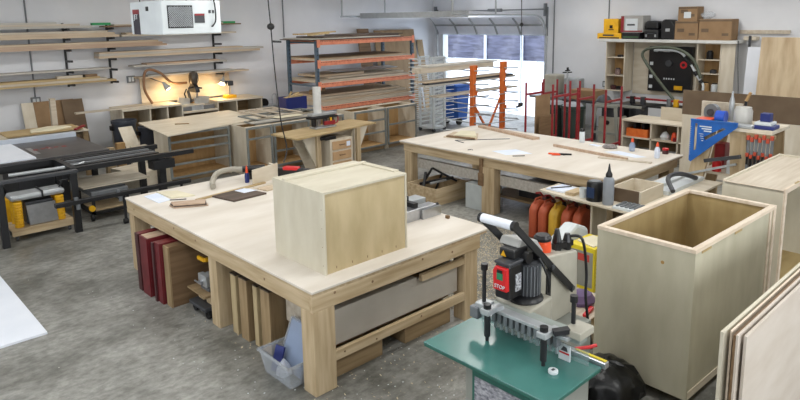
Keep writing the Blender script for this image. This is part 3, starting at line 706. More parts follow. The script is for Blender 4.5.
G().box(7.24, 7.50, 9.86, 9.90, .96, 1.04).build('red_guard', RED, t, bevel=.006)
G().cyl((7.40, 9.87, 1.04), (7.40, 9.87, 1.10), .02).build('yellow_knob', YEL, t)
G().tube(curve_pts([(7.5, 10.02, 1.12), (7.66, 10.02, 1.10), (7.66, 10.0, .98), (7.52, 9.98, .94)]), .014, 8).build('side_handle', RED, t)
t = T('storage_bin', 'navy blue bin of offcuts in front of the rack left upright', 'bin', (8.15, 12.3, .952))
G().box(7.88, 8.44, 12.15, 12.17, .952, 1.24).box(7.88, 8.44, 12.48, 12.50, .952, 1.24).box(7.88, 7.90, 12.17, 12.48, .952, 1.24).box(8.42, 8.44, 12.17, 12.48, .952, 1.24).box(7.90, 8.42, 12.17, 12.48, .952, .97).build('bin_body', NAVY, t)
one('offcut_pile', 'loose pile of scrap wood filling the navy blue bin', 'offcuts', G().bar((7.92, 12.3, 1.20), (8.4, 12.35, 1.26), .2, .04).bar((8.0, 12.2, 1.22), (8.38, 12.4, 1.30), .05, .04).bar((7.95, 12.42, .98), (8.1, 12.25, 1.36), .05, .04), YELW, (8.15, 12.3, .97), kind='stuff')

# ================================================================ PALLET RACK
RX0, RX1, RY0, RY1 = 9.13, 12.33, 12.62, 13.9
t = T('pallet_rack', 'steel rack with orange beams and blue-grey uprights loaded with sheet goods', 'rack', (10.7, 13.2, 0))
for x in (RX0, RX1):
    for y in (RY0+.04, RY1-.04):
        g = G().box(x-.04, x+.04, y-.035, y+.035, 0, 2.455)
        up_ = g.build('upright', RACKB, t)
        g = G()
        for k in range(24): g.box(x-.012, x+.012, y-.037, y-.0355, .1+k*.1, .13+k*.1)
        g.build('slot_row', BLK, up_)
    g = G()
    g.bar((x, RY0+.04, .15), (x, RY1-.04, .15), .03, .04).bar((x, RY0+.04, 1.36), (x, RY1-.04, 1.36), .03, .05).bar((x, RY0+.04, 2.41), (x, RY1-.04, 2.41), .03, .04)
    g.build('bracing', RACKB, t)
BZ = (2.40, 1.90, 1.37, .80)
for z in BZ:
    for y in (RY0-.03, RY1-.03):
        bmx = G().box(RX0+.04, RX1-.04, y, y+.06, z-.045, z+.065).build('beam', ORANGE, t, bevel=.006)
        if y < 13:
            g = G()
            for k in range(62): g.box(RX0+.08+k*.0495, RX0+.10+k*.0495, y-.003, y, z+.035, z+.05)
            g.build('slot_row', BLK, bmx)
            G().box(RX0-.03, RX0+.06, y-.006, y, z-.1, z+.1).box(RX1-.06, RX1+.03, y-.006, y, z-.1, z+.1).build('connector_plate', ORANGE, bmx)
def sheet_stack(z, items, key):
    zz = z
    for i, (dx0, dx1, dy0, th, m, cn) in enumerate(items):
        pos = ['bottom', 'second', 'third', 'fourth', 'fifth', 'sixth'][i] if i < len(items)-1 else 'top'
        one('plywood_sheet', f'{cn} sheet, {pos} on the {key}', 'sheet', bx(RX0+dx0, RX1+dx1, RY0-.02+dy0, RY1+.03, zz, zz+th), m, ((RX0+RX1)/2, 13.2, zz))
        zz += th + .001
sheet_stack(2.466, [(-.2, -.3, .05, .02, DARKW, 'dark brown'), (-.1, -.5, -.02, .025, GREYW, 'grey-brown'), (.3, -.4, .15, .03, DARKW, 'charcoal-brown'), (1.2, -.2, .2, .02, DARKW, 'short dark')], 'highest rack shelf')
sheet_stack(1.966, [(0.05, -.1, .0, .03, PALEW, 'pale edge-worn'), (.05, -.3, .1, .03, TAN, 'tan'), (.05, -.25, .2, .02, BROWN, 'brown')], 'second rack shelf')
sheet_stack(1.436, [(.05, -.1, .0, .03, PALEW, 'off-white'), (.05, -.15, .02, .03, PALEW, 'cream'), (.5, -.1, .3, .04, PALEW, 'whitish'), (.3, -1.4, .45, .05, TAN, 'short tan')], 'third rack shelf')
sheet_stack(.866, [(.05, -.05, .0, .04, PALEW, 'yellow-tan'), (.05, -.05, .03, .05, PALEW, 'pale thick'), (.05, -.1, .1, .05, TAN, 'thick tan'), (.05, -.1, .2, .05, PALEW, 'light'), (.1, -.2, .35, .05, TAN, 'tan-faced')], 'lowest orange shelf')
one('laminate_sheet', 'big white-faced panel standing on edge at the back of the rack third shelf', 'panel', G().prism([(13.15, 1.61), (13.5, 1.63), (13.5, 1.66), (13.1, 1.63)], 'x', 10.1, 12.2), WHTL, (11, 13.3, 1.6))
one('scrap_pile', 'mixed scrap boards lying loose on the left of the rack top', 'offcuts', G().bar((9.0, 12.75, 2.60), (9.7, 12.95, 2.62), .12, .03).bar((9.1, 13.1, 2.62), (9.9, 12.9, 2.66), .1, .03).bar((9.05, 13.4, 2.61), (9.6, 13.5, 2.61), .2, .03), YELW, (9.4, 13, 2.58), kind='stuff')
one('scrap_pile', 'mixed rubble of short offcuts on the rack base beside the navy bin', 'offcuts', G().bar((9.25, 13.05, 1.16), (9.8, 13.4, 1.18), .2, .05).bar((9.25, 13.2, 1.19), (9.6, 13.0, 1.26), .1, .06), PINED['x'], (9.4, 13, .9), kind='stuff')

# leaning sheets between rack and garage
lean('leaning_panel', 'tall brown plywood sheet leaning on the wall behind the rack', 'panel', 12.9, 14.6, 14.45, 14.9, 0, 2.6, .02, wood('brown_ply', hexc(156, 130, 96), hexc(132, 108, 78), 'z', 6, 1.2))
lean('leaning_panel', 'narrow dark plank leaning on the wall behind the rack middle', 'panel', 12.2, 12.65, 14.4, 14.85, 0, 2.66, .02, BROWN)
lean('leaning_panel', 'narrow brown plank leaning beside the garage opening', 'panel', 14.75, 15.0, 14.5, 14.9, 0, 2.25, .02, PINED['z'])

# ---------------------------------------------------------------- white drying rack
t = T('drying_rack', 'white wire drying rack with many thin arms beside the sheet rack', 'drying rack', (12.4, 11.7, 0))
for y in (11.45, 11.95):
    for x in (11.92, 12.33):
        G().box(x-.035, x+.035, y-.02, y+.02, .1, 1.95).build('post', WHT, t)
G().box(11.92, 12.33, 11.43, 11.47, 1.93, 1.97).box(11.92, 12.33, 11.93, 11.97, 1.93, 1.97).box(11.90, 12.35, 11.43, 11.97, .08, .12).build('end_rail', WHT, t)
for x in (11.92, 12.33):
    for y in (11.45, 11.95):
        G().cyl((x-.02, y, .05), (x+.02, y, .05), .05).box(x-.015, x+.015, y-.015, y+.015, .05, .09).build('caster', DKG, t)
for k in range(17):
    z = .22 + k*.105
    g = G()
    for y in (11.5, 11.93):
        g.cyl((11.5, y, z+.02), (12.75, y, z+.0), .009, n=6)
    g.cyl((11.5, 11.5, z+.02), (11.5, 11.93, z+.02), .009, n=6)
    g.bar((11.92, 11.47, z-.04), (12.33, 11.47, z+.04), .012, .03)
    g.build('wire_arm', WHT, t)

# ---------------------------------------------------------------- orange cantilever rack with boards
OY = 9.3
t = T('cantilever_rack', 'bright orange steel upright rack with thin arms in front of the garage opening', 'rack', (11.5, OY, 0))
for x, zt in ((10.95, 1.90), (12.02, 1.93)):
    G().box(x-.055, x+.055, OY-.05, OY+.05, 0, zt).build('upright', ORANGE2, t, bevel=.006)
    G().box(x-.07, x+.07, OY-.35, OY+.75, 0, .08).build('foot', ORANGE2, t)
    for z in (.35, .6, .82, 1.02, 1.22, 1.48, 1.78):
        G().cyl((x, OY, z), (x-.02, OY+.8, z+.03), .014, n=8).cyl((x, OY, z), (x, OY-.45, z+.03), .014, n=8).build('arm', LTG, t)
    G().box(x+.07, x+.10, OY-.05, OY+.05, zt-.2, zt).box(x+.07, x+.12, OY-.04, OY+.04, 1.2, 1.32).box(x+.07, x+.12, OY-.04, OY+.04, .8, .9).build('bolt_plate', ORANGE2, t)
G().bar((11.0, OY, 1.0), (11.45, OY, .4), .04, .04).bar((11.95, OY, 1.1), (11.5, OY, .4), .04, .04).bar((11.0, OY, .3), (12.0, OY, .3), .04, .06).build('brace', ORANGE2, t)
g = G()
for z in (.5, .72, .94, 1.16): g.cyl((9.9, OY-.06, z+.08), (12.6, OY-.06, z-.0), .01, n=6)
g.build('long_rod', LTG, t)
bl = [(9.35, 11.75, 1.83, .10, PALEW, 'thick pale board, lower of the top pair on the orange rack', .25), (9.6, 11.9, 1.935, .03, GREYW, 'thin grey board lying on the top arms of the orange rack', .4),
      (9.5, 12.6, 1.53, .04, GREYW, 'long grey board on the second arms of the orange rack', .3), (9.6, 12.5, 1.572, .04, DKG, 'dark metal strip on the second arms of the orange rack', .2),
      (9.9, 12.7, 1.27, .03, PALEW, 'pale board on the third arms of the orange rack', .3), (9.5, 12.3, 1.614, .025, TAN, 'tan strip topping the second pile of the orange rack', .3)]
for (a, b, z, th, m, lb, wd) in bl:
    plank(a, b, OY+.06, z, wd, th, m, lb)

# blue wheelie bin
t = T('wheelie_bin', 'bright blue wheeled recycling bin seen behind the white drying rack', 'bin', (13.38, 11.97, 0))
G().prism([(13.20, .12), (13.56, .12), (13.68, 1.05), (13.10, 1.05)], 'y', 11.72, 12.22).build('body', BLUEB, t, bevel=.02)
G().box(13.06, 13.72, 11.69, 12.25, 1.05, 1.13).build('lid', BLUEB, t, bevel=.02)
for y in (11.74, 12.2):
    G().cyl((13.24, y-.03, .1), (13.24, y+.03, .1), .1, n=16).build('wheel', RUB, t)
# ================================================================ FRONT BENCH
FX0, FX1, FY0, FY1, FH = 2.672, 4.87, 3.893, 7.75, .90
t = T('workbench', 'large plywood-topped timber workbench in the foreground carrying the big box', 'workbench', ((FX0+FX1)/2, (FY0+FY1)/2, 0))
def chamf(x0, x1, y0, y1, c): return [(x0, y0), (x1-c*.25, y0), (x1, y0+c*.6), (x1, y1), (x0, y1)]
G().prism(chamf(FX0, FX1, FY0, FY1, .2), 'z', FH-.02, FH).build('table_top', TOP, t, bevel=.003)
G().prism(chamf(FX0+.008, FX1-.008, FY0+.008, FY1-.008, .2), 'z', FH-.045, FH-.021).build('top_underlayer', PINE['y'], t)
az0, az1 = FH-.18, FH-.046
G().box(FX0+.006, FX0+.046, FY0+.046, FY1-.02, az0, az1).build('apron', PINE['y'], t, bevel=.004)
G().box(FX1-.06, FX1-.02, FY0+.2, FY1-.02, az0, az1).build('apron', PINE['y'], t, bevel=.004)
G().box(FX0+.006, FX1-.16, FY0+.006, FY0+.046, az0, az1).build('apron', PINE['x'], t, bevel=.004)
G().box(FX0+.06, FX1-.06, FY1-.06, FY1-.02, az0, az1).build('apron', PINE['x'], t, bevel=.004)
def leg(t, x0, x1, y0, y1, z1, m1='z'):
    return G().box(x0, x1, y0, y1, 0, z1).build('leg', PINE['z'], t, bevel=.005)
leg(t, FX0+.006, FX0+.222, FY0+.006, FY0+.172, az0)
leg(t, FX0+.022, FX0+.21, 5.52, 5.68, az0)
leg(t, FX0+.022, FX0+.21, FY1-.18, FY1-.03, az0)
for (y0, y1) in ((FY0+.03, FY0+.18), (5.52, 5.68), (FY1-.18, FY1-.03)):
    leg(t, FX1-.36, FX1-.17, y0, y1, az0)
G().box(FX0+.222, FX1-.36, FY0+.03, FY0+.07, .22, .305).build('lower_rail', PINE['x'], t, bevel=.004)
G().box(FX0+1.25, FX1-.36, FY0+.035, FY0+.075, .60, .66).build('upper_rail', PINE['x'], t)
g = G()
for (x, z) in ((3.0, .27), (3.35, .25), (3.9, .27)): g.cyl((x, FY0+.03, z), (x, FY0+.027, z), .009, n=10)
for (x, z) in ((2.76, .35), (2.82, .35), (2.80, .12), (2.85, .25)): g.cyl((x, FY0+.0101, z), (x, FY0+.007, z), .010, n=10)
for (y, z) in ((4.6, .8), (5.9, .82), (7.5, .8), (6.4, .83)): g.cyl((FX0+.008, y, z), (FX0+.005, y, z), .012, n=10)
for (x, z) in ((2.9, .83), (3.3, .8), (3.9, .83), (4.3, .79)): g.cyl((x, FY0+.008, z), (x, FY0+.005, z), .012, n=10)
g.build('knot', BROWN, t)
# large melamine box / drawer sheet under bench
GREYP = mat('grey_beige_panel', hexc(190, 184, 174), .5, col2=hexc(176, 169, 158), ns=2)
t = T('stored_cabinet_side', 'long pale plywood carcass stored under the right side of the front bench', 'cabinet', (3.7, 4.2, .33))
G().box(2.93, 4.48, 4.0, 4.02, .31, .60).build('front_panel', GREYP, t)
G().box(2.93, 3.92, 4.0, 4.68, .60, .618).build('lid_panel', GREYP, t)
G().box(2.93, 4.48, 4.02, 4.68, .31, .33).build('bottom_panel', PALEW, t)
G().box(2.93, 2.95, 4.02, 4.68, .33, .60).build('end_panel', PALEW, t)
G().box(4.46, 4.48, 4.02, 4.68, .33, .60).build('end_panel', PALEW, t)
G().box(2.95, 4.46, 4.66, 4.68, .33, .60).build('rear_panel', PALEW, t)
g = G().box(2.95, 4.46, 4.1, 4.68, .23, .308)
one('storage_plank', 'wide plank under the stored carcass beneath the front bench', 'plank', g, PINED['x'], (3.7, 4.5, .24))
for (x0, x1, y, h, lb) in ((2.95, 3.50, 4.02, .21, 'brown wooden box on the floor under the near half of the front bench'), (3.78, 4.40, 4.02, .21, 'brown wooden box on the floor under the far right end of the front bench')):
    one('wooden_box', lb, 'box', bx(x0, x1, y, y+.5, 0, h), PINED['x'], ((x0+x1)/2, y+.25, 0), bevel=.004)

# plywood box on bench
t = T('plywood_carcass', 'big square birch plywood box standing on the front bench', 'box', (3.42, 4.41, .90))
X0, X1, Y0, Y1, Z0, Z1 = 2.95, 3.885, 4.08, 4.83, .90, 1.607
G().box(X0, X0+.018, Y0, Y1, Z0, Z1).build('side_panel', BOXW['z'], t)
G().box(X1-.018, X1, Y0, Y1, Z0, Z1).build('side_panel', BOXW['z'], t)
G().box(X0+.018, X1-.018, Y0+.012, Y0+.024, Z0, Z1-.018).build('face_panel', mat('box_face', hexc(196, 178, 140), .6, col2=hexc(178, 160, 122), scale=(3, 3, 1), ns=2), t)
G().box(X0+.018, X1-.018, Y0, Y1, Z1-.018, Z1).build('top_panel', BOXW['x'], t)
G().box(X0+.018, X1-.018, Y1-.018, Y1, Z0, Z1-.018).build('rear_panel', BOXW['z'], t)
G().box(X0+.018, X1-.018, Y0+.024, Y1-.018, Z0, Z0+.018).build('bottom_panel', BOXW['x'], t)
G().box(X0+.0, X1-.0, Y1-.19, Y1-.155, Z1+.0, Z1+.022).build('top_batten', BOXW['x'], t, bevel=.002)
G().box(X1-.06, X1, Y0+.1, Y1-.19, Z1, Z1+.014).build('top_batten', BOXW['y'], t, bevel=.002)
g = G()
for k in range(5):
    x = X0+.12+k*.17
    g.box(x, x+.005, Y0+.009, Y0+.0125, Z0+.03, Z0+.05)
for z in (.98, 1.14, 1.3, 1.46): g.cyl((X0+.002, Y0+.03, z), (X0-.002, Y0+.03, z), .004, n=6)
g.build('pocket_hole', BROWN, t)

# things on the front bench
def flat(name, label, cat, poly, z, th, m, bevel=0):
    cx = sum(p[0] for p in poly)/len(poly); cy = sum(p[1] for p in poly)/len(poly)
    return one(name, label, cat, G().prism(poly, 'z', z, z+th), m, (cx, cy, z), bevel=bevel)
flat('paper_sheet', 'bluish-white paper sheet at the left corner of the front bench', 'paper', [(2.85, 7.62), (3.04, 7.66), (3.02, 7.24), (2.86, 7.2)], FH, .004, PAPER)
flat('notepad', 'cream notepad lying beside the white paper at the bench left corner', 'notepad', [(3.03, 7.68), (3.24, 7.55), (3.30, 7.18), (3.05, 7.28)], FH, .014, CREAM)
one('pencil', 'short dark pencil at the edge of the cream notepad', 'pencil', G().cyl((3.00, 7.22, .906), (3.16, 7.12, .906), .006, n=6), BLK, (3.08, 7.17, .9))
for i, (dz, lb) in enumerate(((0, 'bottom reddish brown strip of the small stack on the front bench'), (.016, 'middle reddish brown strip of the small stack on the front bench'), (.032, 'top reddish brown strip of the small stack on the front bench'))):
    flat('wood_strip', lb, 'strip', [(2.90+i*.01, 7.0), (2.89, 6.86-.0), (3.22-i*.02, 6.68), (3.26, 6.82)], FH+dz, .015, PINK if i != 1 else DARKW)
one('wood_strip', 'long pale stick running across the back of the front bench', 'strip', G().bar((3.22, 6.98, .909), (4.22, 7.1, .909), .05, .016), YELW, (3.7, 7.0, .9))
one('wood_strip', 'second pale stick beside the long one by the sample board', 'strip', G().bar((3.85, 6.90, .909), (4.3, 6.97, .909), .05, .016), PALEW, (4.0, 6.9, .9))
flat('sample_board', 'dark square sample board on the front bench with a printed sheet on it', 'board', [(3.42, 6.98), (3.50, 6.60), (3.95, 6.62), (3.86, 7.02)], FH, .02, DARKW)
flat('sample_board', 'lower tan board sticking out under the dark sample board', 'board', [(3.98, 6.98), (4.02, 6.72), (4.3, 6.75), (4.25, 6.88)], FH, .014, TAN)
flat('paper_sheet', 'printed white-blue sheet lying on the dark sample board', 'paper', [(3.72, 6.98), (3.75, 6.8), (3.93, 6.8), (3.86, 6.99)], FH+.0205, .003, PAPER)
t = T('plywood_square', 'small square plywood piece standing on edge at the back of the bench', 'panel', (4.3, 7.3, .9))
G().prism([(4.05, 7.10), (4.50, 7.22), (4.50, 7.24), (4.05, 7.12)], 'z', .90, 1.10).build('panel', PLY['x'], t)
G().box(4.46, 4.49, 7.24, 7.4, .9, 1.08).build('fin', PLY['z'], t)
t = T('glue_bottle', 'small bottle with orange cap behind the standing plywood square', 'bottle', (4.08, 7.3, .9))
G().lathe((4.08, 7.3, .9), [(.028, 0), (.03, .02), (.03, .10), (.02, .13)], 14).build('bottle_body', NAVY, t, smooth=True)
G().lathe((4.08, 7.3, 1.03), [(.018, 0), (.014, .04), (.005, .10)], 12).build('bottle_cap', SAFE, t, smooth=True)
t = T('sander_hose', 'beige ribbed vacuum hose curling over the back edge of the bench', 'hose', (3.8, 7.6, .9))
G().tube(curve_pts([(3.60, 7.30, .937), (3.68, 7.47, .96), (3.82, 7.60, 1.02), (4.0, 7.60, 1.04), (4.14, 7.52, 1.03)]), .036, 12).build('hose_tube', HOSEG, t, smooth=True)
G().cyl((4.14, 7.52, 1.03), (4.40, 7.38, 1.03), .045, .042).build('hose_cuff', BLKP, t, smooth=True)
G().box(4.18, 4.32, 7.40, 7.52, .90, .99).build('hose_support', BLKP, t)
t = T('cordless_tool', 'black and red power tool lying behind the plywood box on the bench', 'power tool', (4.5, 6.6, .9))
G().bar((4.46, 7.40, .97), (4.80, 6.75, .98), .10, .12).build('body', BLKP, t, bevel=.02)
G().bar((4.57, 7.18, 1.03), (4.68, 6.98, 1.03), .105, .05).build('red_shell', REDB, t, bevel=.02)
G().cyl((4.46, 7.4, .97), (4.40, 7.5, .97), .06).build('nose', BLKP, t)
G().cbox((4.47, 7.26, 1.03), (.03, .06, .06)).build('white_badge', WHT, t)
t = T('clamp_jig', 'silver aluminium clamping jig with black knobs at the bench right rear edge', 'jig', (4.6, 4.95, .9))
G().box(4.25, 4.80, 4.58, 4.70, .90, 1.02).build('rail', STEEL, t, bevel=.004)
G().box(4.25, 4.82, 4.76, 4.92, .90, 1.05).build('rail', LTG, t, bevel=.004)
G().box(4.56, 4.84, 4.55, 4.575, .9, 1.0).build('end_plate', STEEL, t)
for y in (4.64, 4.84):
    G().cyl((4.80, y, .98), (4.88, y, .98), .024).build('knob', BLKP, t)
G().box(4.50, 4.56, 4.62, 4.86, 1.02, 1.07).tube([(4.53, 4.74, 1.05), (4.53, 4.74, 1.12), (4.45, 4.74, 1.13)], .01, 8).build('toggle', BLKP, t)
one('wood_block', 'tiny wood block alone on the right part of the front bench', 'block', G().cbox((4.78, 4.40, .915), (.03, .04, .03)), BROWN, (4.78, 4.4, .9))

# ---------------------------------------------------------------- under front bench, left side
def slabby(name, label, x0, x1, y0, y1, h, m, edge=None, cat='panel'):
    t = T(name, label, cat, ((x0+x1)/2, (y0+y1)/2, 0))
    G().box(x0+.02, x1, y0, y1, 0, h).build('body', m, t, bevel=.003)
    G().box(x0, x0+.019, y0, y1, 0, h).build('front_edge', edge or m, t, bevel=.003)
    return t
slabby('maroon_slab', 'dark maroon slab, leftmost of the red pieces under the bench', 2.50, 3.2, 6.97, 7.06, .67, REDM, REDE)
t = slabby('red_cabinet', 'red-sided narrow box with pale top under the bench left end', 2.50, 3.2, 6.73, 6.93, .67, REDM, REDM, 'cabinet')
G().box(2.52, 3.2, 6.74, 6.92, .67, .674).build('pale_top', PINK, t)
slabby('maroon_slab', 'thin dark-edged maroon slab between the two red boxes', 2.50, 3.2, 6.57, 6.61, .67, REDM, REDE)
slabby('red_cabinet', 'second red box under the bench beside the brown slab', 2.52, 3.2, 6.45, 6.55, .68, REDM, REDM, 'cabinet')
slabby('brown_slab', 'brown wooden slab standing right of the red boxes under the bench', 2.55, 3.2, 6.30, 6.42, .67, BROWN, PINED['z'])
t = T('dolly_cart', 'small dark dolly with plank and gadgets under the front bench', 'dolly', (2.85, 5.95, 0))
G().box(2.66, 3.3, 5.76, 6.12, .09, .13).build('deck', DKG, t, bevel=.006)
for (x, y) in ((2.72, 5.8), (2.72, 6.08), (3.24, 5.8), (3.24, 6.08)):
    G().cyl((x-.02, y, .045), (x+.02, y, .045), .045).box(x-.02, x+.02, y-.02, y+.02, .045, .09).build('caster', RUB, t)
one('wood_block', 'yellow pine block under the plank on the dark dolly', 'block', bx(2.76, 3.2, 5.8, 5.92, .13, .23), PINE['x'], (3, 5.86, .13))
one('wood_block', 'second pine block behind, carrying the plank on the dolly', 'block', bx(2.76, 3.2, 5.98, 6.1, .13, .23), PINE['x'], (3, 6.04, .13))
one('storage_plank', 'short plank across the blocks on the dark dolly', 'plank', bx(2.68, 3.25, 5.78, 6.18, .23, .25), PINED['x'], (2.9, 6, .23))
t = T('metal_vise', 'grey metal vise piled on the plank under the bench', 'vise', (2.85, 5.95, .25))
G().box(2.76, 3.0, 5.86, 6.04, .25, .29).build('base', MIDG, t, bevel=.01)
G().box(2.80, 2.98, 5.90, 6.0, .29, .42).box(2.74, 2.80, 5.86, 6.04, .30, .42).build('jaw', LTG, t, bevel=.008)
G().cyl((2.70, 5.95, .35), (2.84, 5.95, .35), .018).cyl((2.70, 5.87, .35), (2.70, 6.03, .35), .009).build('screw', STEEL, t)
one('level_tool', 'yellow-ended clamp hanging above the vise under the bench', 'clamp', G().box(2.72, 3.0, 5.8, 5.84, .60, .64).bar((2.72, 5.82, .62), (2.74, 6.0, .60), .03, .04).cyl((3.05, 5.82, .25), (3.0, 5.82, .6), .012), YEL, (2.9, 5.82, .25), bevel=.008)
OLDW = wood('aged_board', hexc(188, 170, 134), hexc(156, 136, 100), 'z', 8, 1.8)
for i, (y0, y1, x0, h, m, lb) in enumerate(((5.28, 5.38, 2.76, .60, OLDW, 'pale standing board nearest the middle bench leg'), (5.08, 5.22, 2.76, .61, PINED['z'], 'broad standing board second from the middle bench leg'),
        (4.93, 5.0, 2.78, .59, OLDW, 'narrow standing board third from the middle bench leg'), (4.72, 4.87, 2.78, .60, PINED['z'], 'standing board closest to the plastic tub'))):
    t = T('standing_board', lb, 'board', (x0+.2, (y0+y1)/2, 0))
    G().box(x0, x0+.6, y0, y1, 0, h).build('board_body', m, t, bevel=.003)
    G().box(x0-.002, x0+.6, y0-.002, y1+.002, h, h+.012).build('dark_cap', DARKW, t)
# plastic tub
t = T('plastic_tub', 'clear plastic tub standing beside the near bench leg', 'tub', (2.74, 4.28, 0))
x0, x1, y0, y1, h = 2.56, 3.0, 4.10, 4.56, .22
g = G(); i_ = .035
v = [(x0+i_, y0+i_, .004), (x1-i_, y0+i_, .004), (x1-i_, y1-i_, .004), (x0+i_, y1-i_, .004), (x0, y0, h), (x1, y0, h), (x1, y1, h), (x0, y1, h)]
w_ = .005
v2 = [(x0+i_+w_, y0+i_+w_, .01), (x1-i_-w_, y0+i_+w_, .01), (x1-i_-w_, y1-i_-w_, .01), (x0+i_+w_, y1-i_-w_, .01), (x0+w_, y0+w_, h), (x1-w_, y0+w_, h), (x1-w_, y1-w_, h), (x0+w_, y1-w_, h)]
g._add(v+v2, [(0,3,2,1),(0,1,5,4),(1,2,6,5),(2,3,7,6),(3,0,4,7),(8,9,10,11),(8,12,13,9),(9,13,14,10),(10,14,15,11),(11,15,12,8),(4,5,13,12),(5,6,14,13),(6,7,15,14),(7,4,12,15)])
g.build('tub_body', CLEARP, t)
g = G().box(x0-.012, x1+.012, y0-.012, y0, h-.02, h+.002).box(x0-.012, x1+.012, y1, y1+.012, h-.02, h+.002).box(x0-.012, x0, y0, y1, h-.02, h+.002).box(x1, x1+.012, y0, y1, h-.02, h+.002)
g.build('tub_rim', CLEARP, t)
t = T('tub_lid', 'bluish translucent tub lid propped up inside the clear tub', 'lid', (2.78, 4.35, .02))
a, b = Vector((2.70, 4.2, .03)), Vector((2.86, 4.2, .42))
G().bar((2.72, 4.33, .03), (2.88, 4.33, .42), .34, .012, up=(1, 0, -.4)).build('lid_panel', CLEARB, t)
G().bar((2.72, 4.16, .03), (2.88, 4.16, .42), .02, .03, up=(1, 0, -.4)).bar((2.72, 4.50, .03), (2.88, 4.50, .42), .02, .03, up=(1, 0, -.4)).bar((2.88, 4.16, .42), (2.88, 4.50, .42), .03, .02).build('lid_rim', CLEARP, t)
one('plastic_bag', 'crumpled white plastic bag inside the clear tub', 'bag', G().lathe((2.66, 4.33, .012), [(.03, 0), (.07, .03), (.06, .09), (.03, .13), (.01, .16)], 7), mat('bag_white', hexc(206, 212, 224), .4, bump=.6), (2.66, 4.33, .012), smooth=True)
one('plastic_sheet', 'blue plastic packet leaning inside the clear tub', 'packet', G().bar((2.64, 4.44, .02), (2.72, 4.46, .22), .1, .02), NAVY, (2.7, 4.45, .01), bevel=.005)

# white sheet on floor
one('laminate_sheet', 'large white laminate sheet lying on the floor at lower left', 'panel', bx(.2, 1.435, 6.63, 8.95, 0, .022), WHTL, (.8, 7.8, 0))

# ================================================================ BACK BENCH
BX0, BX1, BY0, BY1 = 7.39, 9.46, 3.93, 7.93
t = T('workbench', 'second large plywood-topped workbench further back in the middle of the shop', 'workbench', ((BX0+BX1)/2, (BY0+BY1)/2, 0))
G().box(BX0, BX1, BY0, BY1, FH-.022, FH).build('table_top', TOP, t, bevel=.003)
G().box(BX0+.01, BX1-.01, BY0+.01, BY1-.01, FH-.045, FH-.023).build('top_underlayer', PINE['y'], t)
G().box(BX0+.05, BX0+.09, BY0+.06, BY1-.06, az0, az1).build('apron', PINE['y'], t, bevel=.004)
G().box(BX1-.09, BX1-.05, BY0+.06, BY1-.06, az0, az1).build('apron', PINE['y'], t, bevel=.004)
G().box(BX0+.09, BX1-.09, BY0+.05, BY0+.09, az0, az1).build('apron', PINE['x'], t, bevel=.004)
G().box(BX0+.09, BX1-.09, BY1-.09, BY1-.05, az0, az1).build('apron', PINE['x'], t, bevel=.004)
for (x0, x1) in ((BX0+.03, BX0+.19), (BX1-.25, BX1-.09)):
    for (y0, y1) in ((BY0+.09, BY0+.25), (5.88, 6.12), (BY1-.26, BY1-.1)):
        leg(t, x0, x1, y0, y1, az0)
G().box(BX0+.24, BX0+.45, BY0+.3, BY1-.3, .44, .47).build('hanging_shelf', GREYW, t)
G().box(BX0+.18, BX0+.24, 6.12, BY1-.26, .44, .60).box(BX0+.18, BX0+.24, BY0+.25, 5.88, .44, .60).build('shelf_rail', GREYW, t)
G().box(BX0+.45, BX1-.3, BY0+.3, 6.3, .16, .19).build('lower_shelf', PINED['y'], t)
g = G()
for x in (BX0+.35, BX1-.4):
    for y in (BY0+.5, 6.15): g.box(x+.12, x+.17, y, y+.08, 0, .16)
g.build('shelf_foot', PINED['z'], t)
one('hand_plane_tool', 'dark wooden tool hanging on the front apron by the middle leg', 'tool', G().box(BX0+.01, BX0+.05, 6.10, 6.16, .42, .85).box(BX0+.005, BX0+.05, 6.08, 6.18, .42, .62), BROWN, (BX0, 6.13, .42), bevel=.008)
# on back bench
t = T('paper_stack', 'cluttered pile of papers and a tan folder on the far left of the back bench', 'papers', (8.3, 7.3, .9))
G().prism([(8.1, 7.55), (8.6, 7.75), (8.75, 7.3), (8.3, 6.95)], 'z', .9, .912).build('tan_folder', TAN, t)
G().prism([(8.2, 7.4), (8.62, 7.6), (8.72, 7.35), (8.4, 7.05)], 'z', .9125, .95).build('papers', CREAM, t)
G().prism([(8.12, 7.5), (8.2, 7.52), (8.3, 7.0), (8.25, 6.96)], 'z', .9125, .935).build('dark_edge', BROWN, t)
one('long_stick', 'thin dark metal rod lying beside the papers on the back bench', 'rod', G().bar((8.02, 7.2, .905), (8.75, 6.6, .905), .015, .008).bar((8.02, 7.2, .905), (7.95, 6.95, .905), .015, .008), DKG, (8.3, 6.8, .9))
flat('wood_board', 'long flat pinkish board lying at the rear of the back bench', 'board', [(9.28, 7.75), (9.38, 7.7), (9.05, 6.2), (8.93, 6.25)], FH, .04, PINK)
one('wood_board', 'narrow pale board on edge along the far right of the back bench', 'board', G().bar((8.72, 5.70, .92), (8.55, 4.35, .92), .03, .04), PINK, (8.6, 5, .9))
one('wood_board', 'thin board lying at the right end of the back bench, next to the edge', 'board', G().bar((8.45, 4.75, .908), (8.62, 4.02, .908), .08, .014), PALEW, (8.5, 4.4, .9))
flat('paper_sheet', 'bluish drawing sheet lying on the middle of the back bench', 'paper', [(7.76, 6.2), (8.12, 6.0), (8.02, 5.62), (7.68, 5.86)], FH, .002, PAPER)
flat('paper_sheet', 'printed sheet of paper on the right end of the back bench', 'paper', [(8.88, 4.9), (9.08, 4.75), (8.95, 4.25), (8.8, 4.35)], FH, .002, PAPER)
one('pen', 'short black pen on the bluish drawing sheet', 'pen', G().cyl((7.66, 5.72, .908), (7.80, 5.60, .908), .006, n=6), BLK, (7.7, 5.66, .9))
